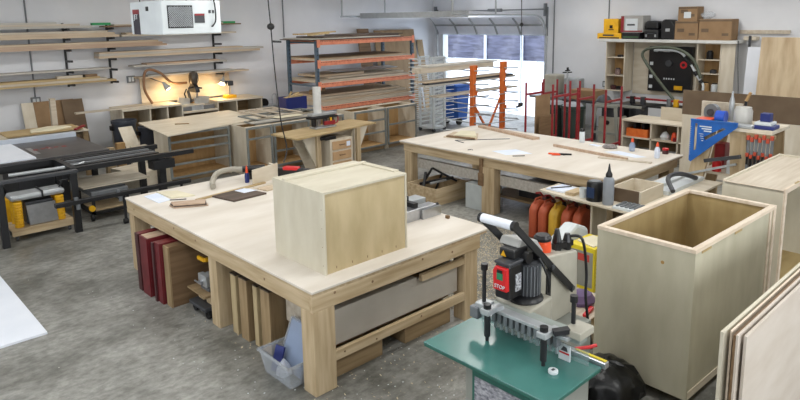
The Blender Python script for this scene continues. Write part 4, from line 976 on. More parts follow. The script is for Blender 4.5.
one('screw_pile', 'tiny dark screws scattered near the front edge of the back bench', 'screws', G().cyl((7.56, 6.52, .905), (7.62, 6.50, .905), .006, n=6).cyl((7.60, 6.46, .905), (7.64, 6.50, .905), .006, n=6), BLK, (7.6, 6.5, .9))
t = T('squeeze_clamp', 'small orange clamp lying on the back bench', 'clamp', (8.2, 5.25, .9))
G().bar((8.15, 5.42, .915), (8.22, 5.28, .915), .025, .025).bar((8.12, 5.34, .915), (8.2, 5.24, .915), .025, .025).build('orange_grip', SAFE, t, bevel=.006)
G().bar((8.22, 5.28, .915), (8.32, 5.12, .915), .02, .025).bar((8.22, 5.2, .915), (8.3, 5.2, .915), .02, .02).build('black_jaw', BLKP, t)
t = T('white_canister', 'white canister with black cap on the back bench by the red carts', 'canister', (9.35, 5.55, .9))
G().lathe((9.32, 5.55, .9), [(.045, 0), (.045, .17), (.04, .18)], 16).build('can', WHT, t, smooth=True)
G().lathe((9.32, 5.55, 1.08), [(.04, 0), (.04, .04), (.02, .05)], 16).build('cap', BLKP, t, smooth=True)
one('screw_bag', 'clear bag of screws slumped on the back bench', 'bag', G().lathe((9.2, 4.98, .9), [(.1, 0), (.12, .02), (.09, .05), (.03, .06)], 9), mat('screws_grey', hexc(150, 142, 138), .4, col2=hexc(90, 84, 84), ns=40), (9.2, 4.98, .9), smooth=True)
one('receipt', 'small crumpled receipt beside the bag of screws', 'paper', G().prism([(9.2, 5.35), (9.28, 5.32), (9.26, 5.15), (9.16, 5.18)], 'z', .9, .908), PAPER, (9.2, 5.25, .9))
t = T('spray_bottle', 'clear bottle with red cap standing at the right end of the back bench', 'bottle', (9.0, 4.12, .9))
G().lathe((9.0, 4.12, .9), [(.035, 0), (.04, .02), (.04, .13), (.02, .17)], 14).build('bottle_body', PAPER, t, smooth=True)
G().lathe((9.0, 4.12, 1.07), [(.022, 0), (.02, .04), (.008, .07)], 12).build('bottle_cap', SAFE, t, smooth=True)

# under back bench
t = T('tool_crate', 'open wooden crate full of black tools under the left end of the back bench', 'crate', (7.6, 7.15, 0))
g = G().box(7.14, 7.16, 6.82, 7.48, 0, .28).box(7.9, 7.92, 6.82, 7.48, 0, .28).box(7.16, 7.9, 6.82, 6.84, 0, .28).box(7.16, 7.9, 7.46, 7.48, 0, .28).box(7.16, 7.9, 6.84, 7.46, 0, .02)
g.build('crate_box', PINE['x'], t)
t = T('folding_stand', 'jumbled black folding stand piled in the wooden crate', 'stand', (7.5, 7.15, .02))
G().bar((7.25, 7.38, .06), (7.45, 7.2, .52), .035, .035).bar((7.45, 7.2, .52), (7.78, 6.95, .28), .035, .035).bar((7.25, 7.0, .1), (7.8, 7.3, .35), .03, .03).bar((7.3, 7.35, .25), (7.7, 6.95, .36), .05, .04).bar((7.2, 7.2, .05), (7.4, 7.3, .44), .04, .04).build('frame_tube', BLKP, t)
G().bar((7.3, 7.1, .3), (7.75, 7.0, .33), .03, .03).build('metal_rod', LTG, t)
one('white_carton', 'light grey-white box on the floor beside the middle bench leg', 'box', G().box(7.46, 7.95, 6.14, 6.48, 0, .40), mat('carton_grey', hexc(190, 196, 196), .6), (7.7, 6.3, 0), bevel=.006)
one('plastic_bag', 'translucent crumpled bag behind the crate under the back bench', 'bag', G().lathe((8.25, 6.9, 0), [(.12, 0), (.2, .08), (.15, .2), (.05, .28)], 9), mat('bag_beige', hexc(196, 184, 164), .4, bump=.7), (8.25, 6.9, 0), smooth=True)
for (y, lb, m, h) in ((5.4, 'dark box on the lower shelf under the back bench centre', DKG, .22), (4.6, 'brown box on the lower shelf under the right of the back bench', CARD, .26)):
    one('storage_box', lb, 'box', bx(8.0, 8.6, y, y+.45, .19, .19+h), m, (8.3, y+.2, .19), bevel=.01)

# gas cans: prototype + copies
def gascan(label, m, loc):
    x, y, z = loc
    t = T('gas_can', label, 'gas can', loc, 'row of plastic gas cans under the back bench')
    prof = [(-.17, 0), (.17, 0), (.17, .39), (.13, .46), (.05, .50), (-.05, .50), (-.13, .46), (-.17, .39)]
    b = G().prism([(x+u, z+v_) for u, v_ in prof], 'y', y-.062, y+.062).build('body', m, t, bevel=.03, smooth=True)
    G().tube([(x-.1, y, z+.47), (x-.09, y, z+.54), (x+.04, y, z+.54), (x+.05, y, z+.49)], .014, 8).build('handle', m, t)
    G().lathe((x+.11, y, z+.46), [(.035, 0), (.035, .05), (.02, .07)], 14).build('cap', REDE if m == GASO else BLKP, t)
    G().tube([(x+.11, y, z+.52), (x+.02, y, z+.60), (x-.08, y, z+.62)], .014, 8).build('spout', RED, t)
    return t
ca = gascan('orange gas can at the left end of the row under the back bench', GASO, (7.14, 4.87, 0))
dup(ca, (7.12, 4.71, 0), 'orange gas can between the leftmost one and the yellow can')
cy_ = gascan('yellow gas can in the middle of the row of orange cans', GASY, (7.12, 4.545, 0))
dup(ca, (7.16, 4.385, 0), 'orange gas can just right of the yellow can')
dup(ca, (7.2, 4.24, 0), 'orange gas can at the right end of the row by the plywood leg')

# low utility counter by the back bench
t = T('utility_counter', 'low plywood side counter in front of the back bench right end', 'counter', (7.1, 3.9, 0))
G().prism([(6.76, 3.15), (8.9, 3.15), (8.9, 3.86), (7.36, 3.86), (7.36, 4.72), (6.92, 4.72), (6.84, 4.2)], 'z', .70, .725).build('counter_top', PLY['y'], t)
G().box(6.95, 7.30, 3.96, 3.985, 0, .70).build('side_panel', PLY['z'], t)
for (x, y) in ((6.8, 3.2), (8.8, 3.2), (8.8, 3.78)):
    G().box(x, x+.06, y, y+.06, 0, .70).build('leg', PINE['z'], t)
G().box(7.26, 7.32, 4.64, 4.7, 0, .70).build('leg', PINE['z'], t)
CT = .725
t = T('glue_bottle', 'grey squeeze bottle with pointed black nozzle on the side counter', 'bottle', (6.95, 3.78, CT))
G().lathe((6.92, 3.74, CT), [(.06, 0), (.066, .02), (.066, .30), (.055, .33), (.03, .345)], 20).build('bottle_body', BOTG, t, smooth=True)
G().lathe((6.92, 3.74, CT+.345), [(.04, 0), (.04, .03), (.02, .07), (.006, .16)], 14).build('nozzle', BLKP, t, smooth=True)
t = T('black_can', 'black labelled can beside the grey squeeze bottle on the counter', 'can', (6.98, 3.95, CT))
G().lathe((6.97, 3.95, CT), [(.1, 0), (.1, .22), (.09, .24)], 20).build('can_body', BLKP, t, smooth=True)
G().cyl((6.97, 3.95, CT+.241), (6.97, 3.95, CT+.25), .07).build('can_lid', MIDG, t)
G().box(6.862, 6.872, 3.9, 4.0, CT+.05, CT+.18).build('can_label', mat('label_blue', hexc(40, 60, 96), .4), t)
t = T('white_cup', 'white plastic cup left of the black can on the side counter', 'cup', (7.0, 4.12, CT))
G().lathe((6.99, 4.12, CT), [(.045, 0), (.05, .12), (.044, .12), (.04, .01)], 16).build('cup_body', WHT, t, smooth=True)
t = T('notebook', 'grey-blue notebook with a pen on the left end of the side counter', 'notebook', (7.05, 4.5, CT))
G().prism([(6.98, 4.66), (7.3, 4.62), (7.28, 4.38), (6.98, 4.4)], 'z', CT, CT+.02).build('notebook_body', PAPER, t)
G().cyl((7.0, 4.6, CT+.028), (7.25, 4.45, CT+.028), .008, n=6).build('pen', DKG, t)
one('wood_offcut', 'tan wooden offcut on the counter between notebook and cup', 'offcut', bx(6.93, 7.2, 4.22, 4.34, CT, CT+.04), PINE['x'], (7.05, 4.28, CT))
t = T('plywood_tray', 'open plywood tray with a tall side on the counter beside the bottle', 'tray', (7.4, 3.6, CT))
G().box(7.1, 7.7, 3.42, 3.44, CT, CT+.17).box(7.68, 7.7, 3.44, 3.8, CT, CT+.17).box(7.1, 7.68, 3.8, 3.82, CT, CT+.17).build('tray_side', PLY['x'], t)
G().box(7.1, 7.12, 3.44, 3.8, CT, CT+.17).build('end_panel', CARDD, t)
G().box(7.12, 7.68, 3.44, 3.8, CT, CT+.012).build('tray_floor', PLY['x'], t)
t = T('bit_case', 'white ribbed case of bits lying on the front of the counter', 'case', (7.0, 3.4, CT))
G().box(6.8, 7.08, 3.2, 3.62, CT, CT+.03).build('case_base', WHT, t, bevel=.004)
g = G()
for k in range(7): g.box(6.83, 7.05, 3.23+k*.055, 3.26+k*.055, CT+.03, CT+.045)
g.build('bit_row', MIDG, t)
for i, (y, z, lb) in enumerate(((3.60, 0, 'long white board at the back of the side counter'), (3.38, 0, 'long white board nearer the camera on the side counter'))):
    one('white_board', lb, 'board', bx(7.78, 8.85, y, y+.16, CT, CT+.05), WHT, (8.3, y, CT), bevel=.003)
t = T('grey_bracket', 'dark grey bent metal handle lying on the white boards', 'handle', (8.0, 3.4, CT+.05))
G().tube(curve_pts([(7.75, 3.32, CT+.075), (8.0, 3.5, CT+.17), (8.35, 3.5, CT+.16), (8.6, 3.38, CT+.075)]), .03, 8).build('handle_tube', DKG, t, smooth=True)

# yellow carton etc near gas cans
t = T('yellow_carton', 'tall yellow cardboard box of supplies behind the boring machine', 'carton', (6.2, 3.6, 0))
G().box(5.98, 6.40, 3.36, 3.68, 0, .50).build('carton_body', YELB, t, bevel=.004)
G().box(5.977, 5.98, 3.38, 3.66, .05, .45).build('grey_print', mat('print_grey', hexc(150, 150, 140), .6), t)
G().box(5.974, 5.977, 3.42, 3.56, .34, .42).build('red_print', mat('print_red', hexc(196, 70, 60), .6), t)
g = G()
for k in range(6): g.box(6.02, 6.36, 3.357, 3.36, .08+k*.045, .095+k*.045)
g.build('text_lines', mat('print_olive', hexc(150, 140, 30), .6), t)
G().box(6.04, 6.34, 3.357, 3.36, .38, .47).build('red_print', mat('print_red2', hexc(186, 80, 50), .6), t)
G().prism([(6.02, 3.40), (6.3, 3.38), (6.36, 3.6), (6.1, 3.65)], 'z', .50, .512).build('open_flap', CREAM, t)
one('white_bag', 'white folded paper sack lying behind the yellow carton', 'bag', G().prism([(5.95, 0), (6.7, 0), (6.6, .50), (6.35, .60), (6.0, .46)], 'y', 3.80, 3.98), WHT, (6.5, 3.8, 0), bevel=.04)
t = T('green_tank', 'dark green canister with red hose under the side counter', 'canister', (7.0, 3.5, 0))
G().lathe((6.98, 3.58, 0), [(.11, 0), (.12, .05), (.12, .45), (.07, .55), (.03, .58)], 20).build('tank', GREEN, t, smooth=True)
G().box(6.865, 6.87, 3.54, 3.62, .2, .4).build('tank_label', WHT, t)
G().tube(curve_pts([(6.98, 3.58, .58), (7.1, 3.4, .62), (7.3, 3.35, .5), (7.4, 3.3, .2)]), .02, 8).build('red_hose', REDB, t)
one('purple_cloth', 'rumpled purple cloth lying behind the boring machine column', 'cloth', G().lathe((5.5, 3.05, 0), [(.2, 0), (.22, .05), (.14, .11), (.05, .13)], 9), PURP, (5.5, 3.05, 0), smooth=True)
t = T('low_stand', 'low plywood stand on the floor left of the big open box', 'stand', (5.2, 3.0, 0))
G().box(4.9, 5.45, 2.82, 2.86, 0, .24).box(4.9, 5.45, 3.2, 3.24, 0, .24).build('side', PLY['x'], t)
G().box(4.88, 5.48, 2.80, 3.26, .24, .26).build('top', PALEW, t)
one('purple_bag', 'soft purple bag lying on the low plywood stand', 'bag', G().lathe((5.2, 3.05, .26), [(.12, 0), (.14, .04), (.1, .1), (.03, .12)], 9), PURP, (5.2, 3.05, .26), smooth=True)
one('red_tool', 'small red-handled tool near the front edge of the low stand', 'tool', G().bar((4.95, 2.86, .275), (5.15, 2.90, .275), .04, .03), REDB, (5.05, 2.9, .26), bevel=.008)
# ================================================================ LINE BORING MACHINE
t = T('boring_machine', 'line boring machine with teal table and long white-gripped lever in the foreground', 'boring machine', (3.4, 2.3, 0))
tx0, tx1, ty0, ty1, TZ = 2.79, 3.34, 1.80, 2.79, .87
G().box(tx0, tx1, ty0, ty1, TZ-.012, TZ).build('table_top', TEAL, t, bevel=.003)
G().box(tx0+.004, tx1-.004, ty0+.004, ty1-.004, TZ-.03, TZ-.0125).build('table_edge', TEALE, t)
b = G().box(2.86, 3.30, 1.86, 2.48, 0.0, TZ-.031).build('base_cabinet', MACHG, t, bevel=.006)
G().box(2.856, 2.86, 1.90, 2.42, .45, .79).build('recess_panel', TEALE, b)
G().box(2.853, 2.856, 2.02, 2.40, .55, .76).build('instruction_plate', mat('plate_print', hexc(176, 176, 182), .4, col2=hexc(96, 98, 108), ns=30, scale=(1, 1, 2)), b)
G().box(3.30, 3.98, 2.24, 2.62, 0, .80).build('rear_base', MACHG, t, bevel=.01)
G().prism([(3.56, .80), (4.06, .80), (4.04, 1.27), (3.70, 1.32), (3.60, 1.32), (3.56, 1.2)], 'y', 2.41, 2.60).build('column', MACH, t, bevel=.012)
G().prism([(3.36, 1.457), (3.40, 1.505), (3.58, 1.46), (3.66, 1.36), (3.6, 1.33), (3.47, 1.44)], 'y', 2.45, 2.62).build('top_guard', mat('guard_grey', hexc(168, 168, 164), .45), t, bevel=.01)
G().prism([(3.301, .80), (3.301, 1.075), (3.56, 1.10), (3.56, .80)], 'y', 2.30, 2.60).build('spindle_head', MACH, t, bevel=.015)
# motor and switch
G().box(3.225, 3.37, 2.42, 2.54, 1.13, 1.37).build('motor_box', BLKP, t, bevel=.012)
G().box(3.22, 3.375, 2.415, 2.545, 1.37, 1.39).build('box_lid', DKG, t, bevel=.006)
m_ = G().cyl((3.462, 2.44, 1.10), (3.462, 2.44, 1.34), .082, n=28).build('motor', DKG, t, smooth=True)
g = G()
for k in range(22):
    a = 2*PI*k/22; g.bar((3.462+.083*math.cos(a), 2.44+.083*math.sin(a), 1.11), (3.462+.083*math.cos(a), 2.44+.083*math.sin(a), 1.33), .006, .012, up=(math.cos(a), math.sin(a), 0))
g.build('cooling_fins', MIDG, m_)
G().lathe((3.44, 2.44, 1.07), [(.12, 0), (.125, .02), (.11, .04), (.09, .05)], 28).build('motor_flange', BLKP, m_, smooth=True)
sw = G().prism([(2.42, 1.20), (2.53, 1.20), (2.535, 1.33), (2.52, 1.36), (2.425, 1.36)], 'x', 3.195, 3.228).build('switch_plate', REDB, t, bevel=.005)
G().box(3.190, 3.196, 2.45, 2.50, 1.275, 1.325).build('green_button', mat('button_green', hexc(40, 130, 90), .3), sw, bevel=.003)
G().box(3.188, 3.194, 2.455, 2.495, 1.325, 1.345).build('switch_hole', BLKP, sw)
text('STOP', .036, WHT, sw, (3.192, 2.475, 1.228), (0, -1, 0), (0, 0, 1))
G().box(3.29, 3.35, 2.414, 2.42, 1.18, 1.30).build('rating_plate', mat('plate_white', hexc(206, 208, 212), .4, col2=hexc(90, 90, 96), ns=60), t)
G().box(3.30, 3.46, 2.44, 2.565, 1.392, 1.455).build('gear_cover', BLKP, t, bevel=.01)
G().cyl((3.42, 2.40, 1.385), (3.42, 2.45, 1.385), .042).cyl((3.54, 2.40, 1.36), (3.54, 2.45, 1.36), .035).build('pulley', BLKP, t, smooth=True)
G().prism([(2.505, 1.40), (2.55, 1.40), (2.528, 1.44)], 'x', 3.296, 3.30).build('warning_triangle', YEL, t)
# lever
for y in (2.385, 2.655):
    G().bar((3.222, y, 1.66), (3.95, y, 1.0), .018, .05, up=(0, 0, 1)).build('lever_arm', BLK, t, bevel=.004)
G().cyl((3.222, 2.395, 1.66), (3.222, 2.645, 1.66), .031, n=20).build('white_grip', WHTL, t, smooth=True)
G().cyl((3.222, 2.370, 1.66), (3.222, 2.396, 1.66), .033).cyl((3.222, 2.645, 1.66), (3.222, 2.668, 1.66), .033).build('grip_end', BLKP, t)
for p in ((3.66, 1.26), (3.93, 1.02)):
    G().cyl((p[0], 2.365, p[1]), (p[0], 2.44, p[1]), .018).build('pivot_bolt', DKG, t)
G().bar((3.66, 2.41, 1.24), (3.66, 2.41, .86), .05, .02, up=(0, 1, 0)).build('link_arm', BLK, t)
G().cyl((3.66, 2.40, .84), (3.66, 2.40, .98), .025).build('air_cylinder', STEEL, t)
# orange relay and fittings on top
G().lathe((3.76, 2.53, 1.305), [(.06, 0), (.065, .02), (.06, .08), (.05, .09)], 18).build('orange_regulator', SAFE, t, smooth=True)
G().lathe((3.76, 2.53, 1.395), [(.062, 0), (.066, .02), (.05, .04)], 18).build('black_cap', BLKP, t, smooth=True)
G().lathe((3.90, 2.50, 1.28), [(.035, 0), (.035, .08), (.02, .15), (.015, .17)], 12).lathe((3.99, 2.47, 1.28), [(.03, 0), (.035, .06), (.02, .12)], 10).bar((3.86, 2.5, 1.32), (4.03, 2.46, 1.33), .045, .045).build('air_valve', BLKP, t)
G().tube(curve_pts([(4.0, 2.46, 1.38), (4.05, 2.38, 1.36), (4.09, 2.36, 1.1), (4.06, 2.34, .9), (4.1, 2.3, .5)]), .011, 8).tube(curve_pts([(3.50, 2.38, 1.37), (3.52, 2.35, 1.3), (3.56, 2.34, 1.2), (3.6, 2.36, 1.1)]), .008, 8).build('air_hose', BLK, t)
# spindle row
sp = G().box(3.17, 3.245, 1.94, 2.56, 1.045, 1.068).build('spindle_rail', LTG, t, bevel=.003)
for k in range(11):
    y = 2.51 - k*.048
    q = G().box(3.175, 3.225, y-.015, y+.015, .975, 1.044).build('spindle', MIDG, t, bevel=.004)
    G().cyl((3.20, y, .925), (3.20, y, .975), .009, n=8).build('drill_bit', STEEL, q)
G().box(3.246, 3.33, 1.90, 2.60, 1.01, 1.06).build('spindle_backing', mat('teal_grey', hexc(150, 158, 152), .4), t)
G().box(3.20, 3.36, 1.87, 1.99, 1.061, 1.11).build('end_block', MACH, t, bevel=.006)
G().box(3.15, 3.25, 2.56, 2.65, 1.02, 1.08).build('end_block', LTG, t, bevel=.006)
G().box(3.13, 3.18, 2.61, 2.68, .97, 1.05).build('end_bracket', MIDG, t, bevel=.006)
for (x, y, z0, z1) in ((3.20, 2.61, 1.0, 1.34), (3.28, 1.97, 1.12, 1.29)):
    q = G().cyl((x, y, z0), (x, y, z1), .014).build('stop_rod', BLK, t)
    G().cyl((x, y, z1-.03), (x, y, z1+.012), .024).build('rod_knob', BLKP, q)
for (x, y) in ((3.10, 2.50), (3.10, 2.06)):
    q = G().cyl((x, y, .905), (x, y, 1.09), .021).build('hold_down', BLK, t)
    G().box(x-.034, x+.034, y-.034, y+.034, 1.06, 1.10).build('clamp_block', LTG, q, bevel=.005)
    G().bar((x, y, 1.08), (3.22, y - .02, 1.08), .05, .03).build('clamp_arm', LTG, q)
    G().cyl((x, y, 1.10), (x, y, 1.13), .026).build('clamp_knob', BLKP, q)
    G().cyl((x, y, .872), (x, y, .905), .012).build('clamp_tip', BLK, q)
G().bar((3.14, 2.02, 1.09), (3.22, 1.96, 1.10), .05, .03).build('black_bracket', BLK, t)
# fence and shield
G().box(3.345, 3.39, 1.78, 2.80, .855, .895).build('fence_rail', STEEL, t, bevel=.004)
G().box(3.365, 3.385, 1.79, 2.0, .895, .90).build('yellow_scale', YELB, t)
G().box(3.285, 3.291, 1.86, 2.70, .871, .960).build('clear_shield', GLASSY, t)
lb = G().box(3.245, 3.256, 1.965, 2.045, .871, .975).build('warning_label', WHT, t)
G().box(3.242, 3.245, 1.97, 2.04, .915, .925).build('red_stripe', REDB, lb)
G().prism([(1.98, .935), (2.03, .935), (2.01, .965), (1.99, .96)], 'x', 3.242, 3.245).build('hand_symbol', DKG, lb)
G().tube([(3.42, 2.05, .86), (3.50, 1.98, .87), (3.54, 1.95, .88)], .012, 8).build('red_lever', REDB, t)
pk = T('tape_puck', 'small round white puck lying on the teal machine table', 'puck', (3.075, 1.972, .87))
G().cyl((3.075, 1.972, .87), (3.075, 1.972, .892), .03, n=24).build('puck_body', WHT, pk, bevel=.004)
G().box(3.062, 3.088, 1.964, 1.980, .892, .8925).build('printed_mark', DKG, pk)

g = G().lathe((4.16, 2.32, 0), [(.22, 0), (.30, .04), (.35, .10), (.36, .17), (.33, .23), (.27, .28), (.18, .31), (.10, .33), (.03, .34)], 34)
rb = random.Random(5)
for v in g.bm.verts:
    a = math.atan2(v.co.y - 2.32, v.co.x - 4.16)
    k = .80 + .05*math.sin(a*7 + v.co.z*20) + .05*math.sin(a*13 - v.co.z*31) + rb.uniform(-.025, .025)
    v.co.x = 4.28 + (v.co.x - 4.16)*k; v.co.y = 2.28 + (v.co.y - 2.32)*k
    if v.co.z > .02: v.co.z += rb.uniform(-.012, .012)
one('trash_bag', 'glossy black trash bag slumped on the floor under the big open box', 'bag', g, BAG, (4.28, 2.28, 0), smooth=True)

# ================================================================ BIG OPEN BOX
BIGW = wood('box_face_birch', hexc(190, 185, 164), hexc(172, 166, 144), 'z', 3, 2.0, amt=(.3, .75))
t = T('open_cabinet_box', 'tall open-topped birch plywood box filling the right foreground', 'box', (5.37, 2.136, .10), rz=-.028)
ax0, ax1, ay0, ay1, bz, rz_ = 4.567, 6.173, 1.735, 2.537, .10, 1.30
wt = .02; rw = .045
G().box(ax0+.004, ax0+.004+wt, ay0+.004, ay1-.004, bz, rz_-.03).build('front_panel', BIGW, t)
G().box(ax0+.004+wt, ax1-.024, ay0+.010, ay0+.03, bz, rz_-.03).build('side_panel', BIGW, t)
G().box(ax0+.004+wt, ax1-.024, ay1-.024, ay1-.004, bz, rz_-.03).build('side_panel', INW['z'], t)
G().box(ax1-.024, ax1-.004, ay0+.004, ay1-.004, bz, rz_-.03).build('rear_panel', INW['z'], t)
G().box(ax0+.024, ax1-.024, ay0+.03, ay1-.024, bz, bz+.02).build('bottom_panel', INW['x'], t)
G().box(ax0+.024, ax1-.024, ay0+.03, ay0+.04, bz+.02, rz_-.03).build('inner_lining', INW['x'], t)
G().box(ax0, ax1, ay0, ay0+rw, rz_-.03, rz_).box(ax0, ax1, ay1-rw, ay1, rz_-.03, rz_).box(ax0, ax0+rw, ay0+rw, ay1-rw, rz_-.03, rz_).box(ax1-rw, ax1, ay0+rw, ay1-rw, rz_-.03, rz_).build('rim_frame', EDGE, t, bevel=.002)
for (x0, x1) in ((ax0+.12, ax0+.28), (ax0+.72, ax0+.86)):
    G().box(x0, x1, ay0+.006, ay0+.012, rz_-.055, rz_-.03).build('edge_notch', INW['x'], t)
G().box(ax1-.14, ax1-.10, ay0+.002, ay0+.010, bz, rz_-.03).box(ax1-.06, ax1-.004, ay0+.0, ay0+.010, bz, rz_-.03).build('corner_batten', EDGE, t)
G().box(ax0+.024, ax1-.14, ay0+.002, ay0+.01, bz, bz+.06).build('lower_batten', PLY['x'], t)
g = G(); g.cyl((ax0+.004, 1.98, 1.14), (ax0+.0025, 1.98, 1.14), .014, n=14); g.build('knot', mat('knot_amber', hexc(168, 132, 76), .6), t)
t = T('furniture_dolly', 'low wooden dolly hidden beneath the big open box', 'dolly', (5.37, 2.136, 0))
G().box(4.75, 6.0, 1.85, 1.93, .07, .10).box(4.75, 6.0, 2.34, 2.42, .07, .10).box(4.75, 4.85, 1.93, 2.34, .07, .10).box(5.9, 6.0, 1.93, 2.34, .07, .10).build('deck', PINE['x'], t)
for (x, y) in ((4.8, 1.89), (4.8, 2.38), (5.95, 1.89), (5.95, 2.38)):
    G().cyl((x-.02, y, .035), (x+.02, y, .035), .035).box(x-.02, x+.02, y-.02, y+.02, .035, .07).build('caster', RUB, t)
# second box
t = T('closed_cabinet_box', 'birch cabinet box with recessed top behind the big open box', 'box', (7.64, 2.1, .10), rz=-.01)
cx0, cx1, cy0, cy1, cz = 6.785, 8.49, 1.81, 2.395, 1.30
G().box(cx0, cx0+.02, cy0+.02, cy1, .10, cz-.02).build('end_panel', BOXW['z'], t)
G().box(cx1-.02, cx1, cy0+.02, cy1, .10, cz).build('end_panel', BOXW['z'], t)
G().box(cx0+.02, cx1-.02, cy1-.02, cy1, .10, cz).build('rear_panel', BOXW['z'], t)
G().box(cx0, cx1-.02, cy0+.02, cy1-.02, cz-.04, cz-.02).build('top_panel', PALEW, t)
G().box(cx0, cx0+.012, cy0+.02, cy1, cz-.02, cz-.015).box(cx0, cx0+.02, cy1-.02, cy1, cz-.02, cz).build('top_lip', EDGE, t)
G().box(cx0+.02, cx1-.02, cy0+.02, cy1-.02, .10, .12).build('bottom_panel', INW['x'], t)
G().box(cx0, cx0+.05, cy0, cy0+.02, .10, cz).box(cx1-.05, cx1, cy0, cy0+.02, .10, cz).box(cx0+.05, cx1-.05, cy0, cy0+.02, cz-.05, cz).box(cx0+.05, cx1-.05, cy0, cy0+.02, .10, .15).build('face_frame', EDGE, t, bevel=.002)
G().box(cx0+.3, cx0+.42, cy0-.0, cy0+.02, cz, cz+.004).build('edge_notch', INW['x'], t)
t = T('furniture_dolly', 'low wooden dolly hidden beneath the box with recessed top', 'dolly', (7.64, 2.1, 0))
G().box(7.0, 8.3, 1.86, 1.94, .07, .10).box(7.0, 8.3, 2.26, 2.34, .07, .10).box(7.0, 7.1, 1.94, 2.26, .07, .10).box(8.2, 8.3, 1.94, 2.26, .07, .10).build('deck', PINE['x'], t)
for (x, y) in ((7.05, 1.9), (7.05, 2.3), (8.25, 1.9), (8.25, 2.3)):
    G().cyl((x-.02, y, .035), (x+.02, y, .035), .035).box(x-.02, x+.02, y-.02, y+.02, .035, .07).build('caster', RUB, t)
# standing sheets
for i, (x0, y, h, th, m, lb) in enumerate(((3.64, 1.222, 1.2, .018, PALEW, 'farthest of the standing plywood sheets in the right foreground corner'),
        (3.70, 1.196, 1.195, .012, EDGE, 'second standing sheet from the big box in the right foreground corner'), (3.68, 1.165, 1.185, .018, BROWN, 'darker middle sheet of the standing group in the right corner'),
        (3.66, 1.150, 1.2, .012, PALEW, 'thin fourth sheet of the standing group in the right corner'), (3.70, 1.118, 1.19, .016, PALEW, 'nearest pale standing sheet with its full face showing in the right corner'))):
    one('plywood_sheet', lb, 'sheet', bx(x0, x0+2.44, y, y+th, 0, h), m if m is not PALEW else BOXW['x'] if i == 0 else mat('sheet_face%d' % i, hexc(200, 190, 178), .6, col2=hexc(188, 176, 162), ns=2, scale=(1, 1, 3)), (x0+1.2, y, 0))

# ================================================================ RIGHT SIDE: tool cart with square
t = T('tool_stand', 'timber tool stand with splayed legs at the right behind the boxes', 'stand', (9.2, 3.1, 0))
G().box(8.9, 9.6, 2.60, 3.62, 1.44, 1.48).build('top_shelf', PLY['y'], t)
G().bar((8.95, 3.40, 1.44), (8.92, 3.66, .0), .05, .20, up=(0, 1, 0)).build('leg', PINE['z'], t)
G().bar((8.95, 3.02, 1.44), (8.95, 2.92, .0), .05, .20, up=(0, 1, 0)).build('leg', PINE['z'], t)
G().bar((9.55, 3.4, 1.44), (9.58, 3.66, .0), .05, .14, up=(0, 1, 0)).bar((9.55, 2.72, 1.44), (9.55, 2.66, .0), .05, .14, up=(0, 1, 0)).build('leg', PINED['z'], t)
G().box(8.98, 9.52, 2.9, 3.5, .80, .83).build('lower_shelf', PLY['y'], t)
G().bar((8.91, 3.7, .74), (8.91, 3.0, 1.0), .03, .03).build('grey_rail', LTG, t)
# layout square
t = T('layout_square', 'big blue triangular layout square hanging on the tool stand', 'square', (8.84, 3.3, .97))
ox = 8.84
out = [(3.60, 1.54), (3.00, 1.54), (3.0, 1.50), (3.575, .96), (3.60, .98)]
inn1 = [(3.545, 1.50), (3.51, 1.50), (3.51, 1.14), (3.545, 1.12)]
def holed(outer, holes, axis_x, th):
    bm = bmesh.new(); loops = []
    es = []
    for lp in [outer] + holes:
        vs = [bm.verts.new((axis_x, a, b)) for a, b in lp]
        es += [bm.edges.new((vs[i], vs[(i+1) % len(vs)])) for i in range(len(vs))]
    bmesh.ops.triangle_fill(bm, use_beauty=True, use_dissolve=False, edges=es)
    r = bmesh.ops.extrude_face_region(bm, geom=list(bm.faces))
    bmesh.ops.translate(bm, verts=[v for v in r['geom'] if isinstance(v, bmesh.types.BMVert)], vec=(th, 0, 0))
    g = G(); g.bm.free(); g.bm = bm; return g
inn2 = [(3.40, 1.28), (3.14, 1.465), (3.18, 1.475), (3.42, 1.32)]
holed(out, [inn1, inn2], ox, .02).build('square_body', BLUE, t)
G().box(ox-.012, ox+.03, 3.00, 3.60, 1.54, 1.56).build('fence_lip', BLUE, t)
g = G()
for k in range(3): g.box(ox-.002, ox, 3.32-.0*k, 3.48-.03*k, 1.46-.03*k, 1.475-.03*k)
for k in range(4): g.box(ox-.002, ox, 3.42, 3.48-.012*k, 1.36-.03*k, 1.366-.03*k)
for k in range(14): g.box(ox-.002, ox, 3.585, 3.6, 1.06+k*.03, 1.063+k*.03)
g.build('white_marking', WHT, t)
one('long_clamp_bar', 'dark metal bar lying diagonally across the tool stand below the blue square', 'bar', G().bar((8.93, 3.42, .98), (8.80, 2.92, 1.13), .04, .05), DKG, (8.86, 3.2, .98), bevel=.004)
SZ = 1.48
t = T('plastic_jar', 'large white translucent jar on top of the tool stand', 'jar', (9.2, 3.08, SZ))
G().lathe((9.2, 3.06, SZ), [(.10, 0), (.115, .02), (.115, .20), (.10, .23), (.10, .25), (.02, .26)], 24).build('jar_body', mat('jar_white', hexc(206, 204, 198), .3, alpha=.92), t, smooth=True)
t = T('spray_can', 'slim clear bottle with grey cap behind the white jar', 'bottle', (9.45, 3.3, SZ))
G().lathe((9.45, 3.3, SZ), [(.035, 0), (.035, .28), (.015, .36), (.012, .42)], 14).build('bottle_body', LTG, t, smooth=True)
t = T('brush', 'brown-handled brush sticking up behind the white jar', 'brush', (9.45, 3.12, SZ))
G().bar((9.45, 3.12, SZ), (9.45, 3.12, SZ+.30), .03, .02).build('bristle', BLKP, t)
G().bar((9.45, 3.12, SZ+.30), (9.45, 3.07, SZ+.42), .05, .03).build('handle', OAK, t)
t = T('tape_roll', 'blue tape roll standing left of the white jar', 'tape', (9.1, 3.32, SZ))
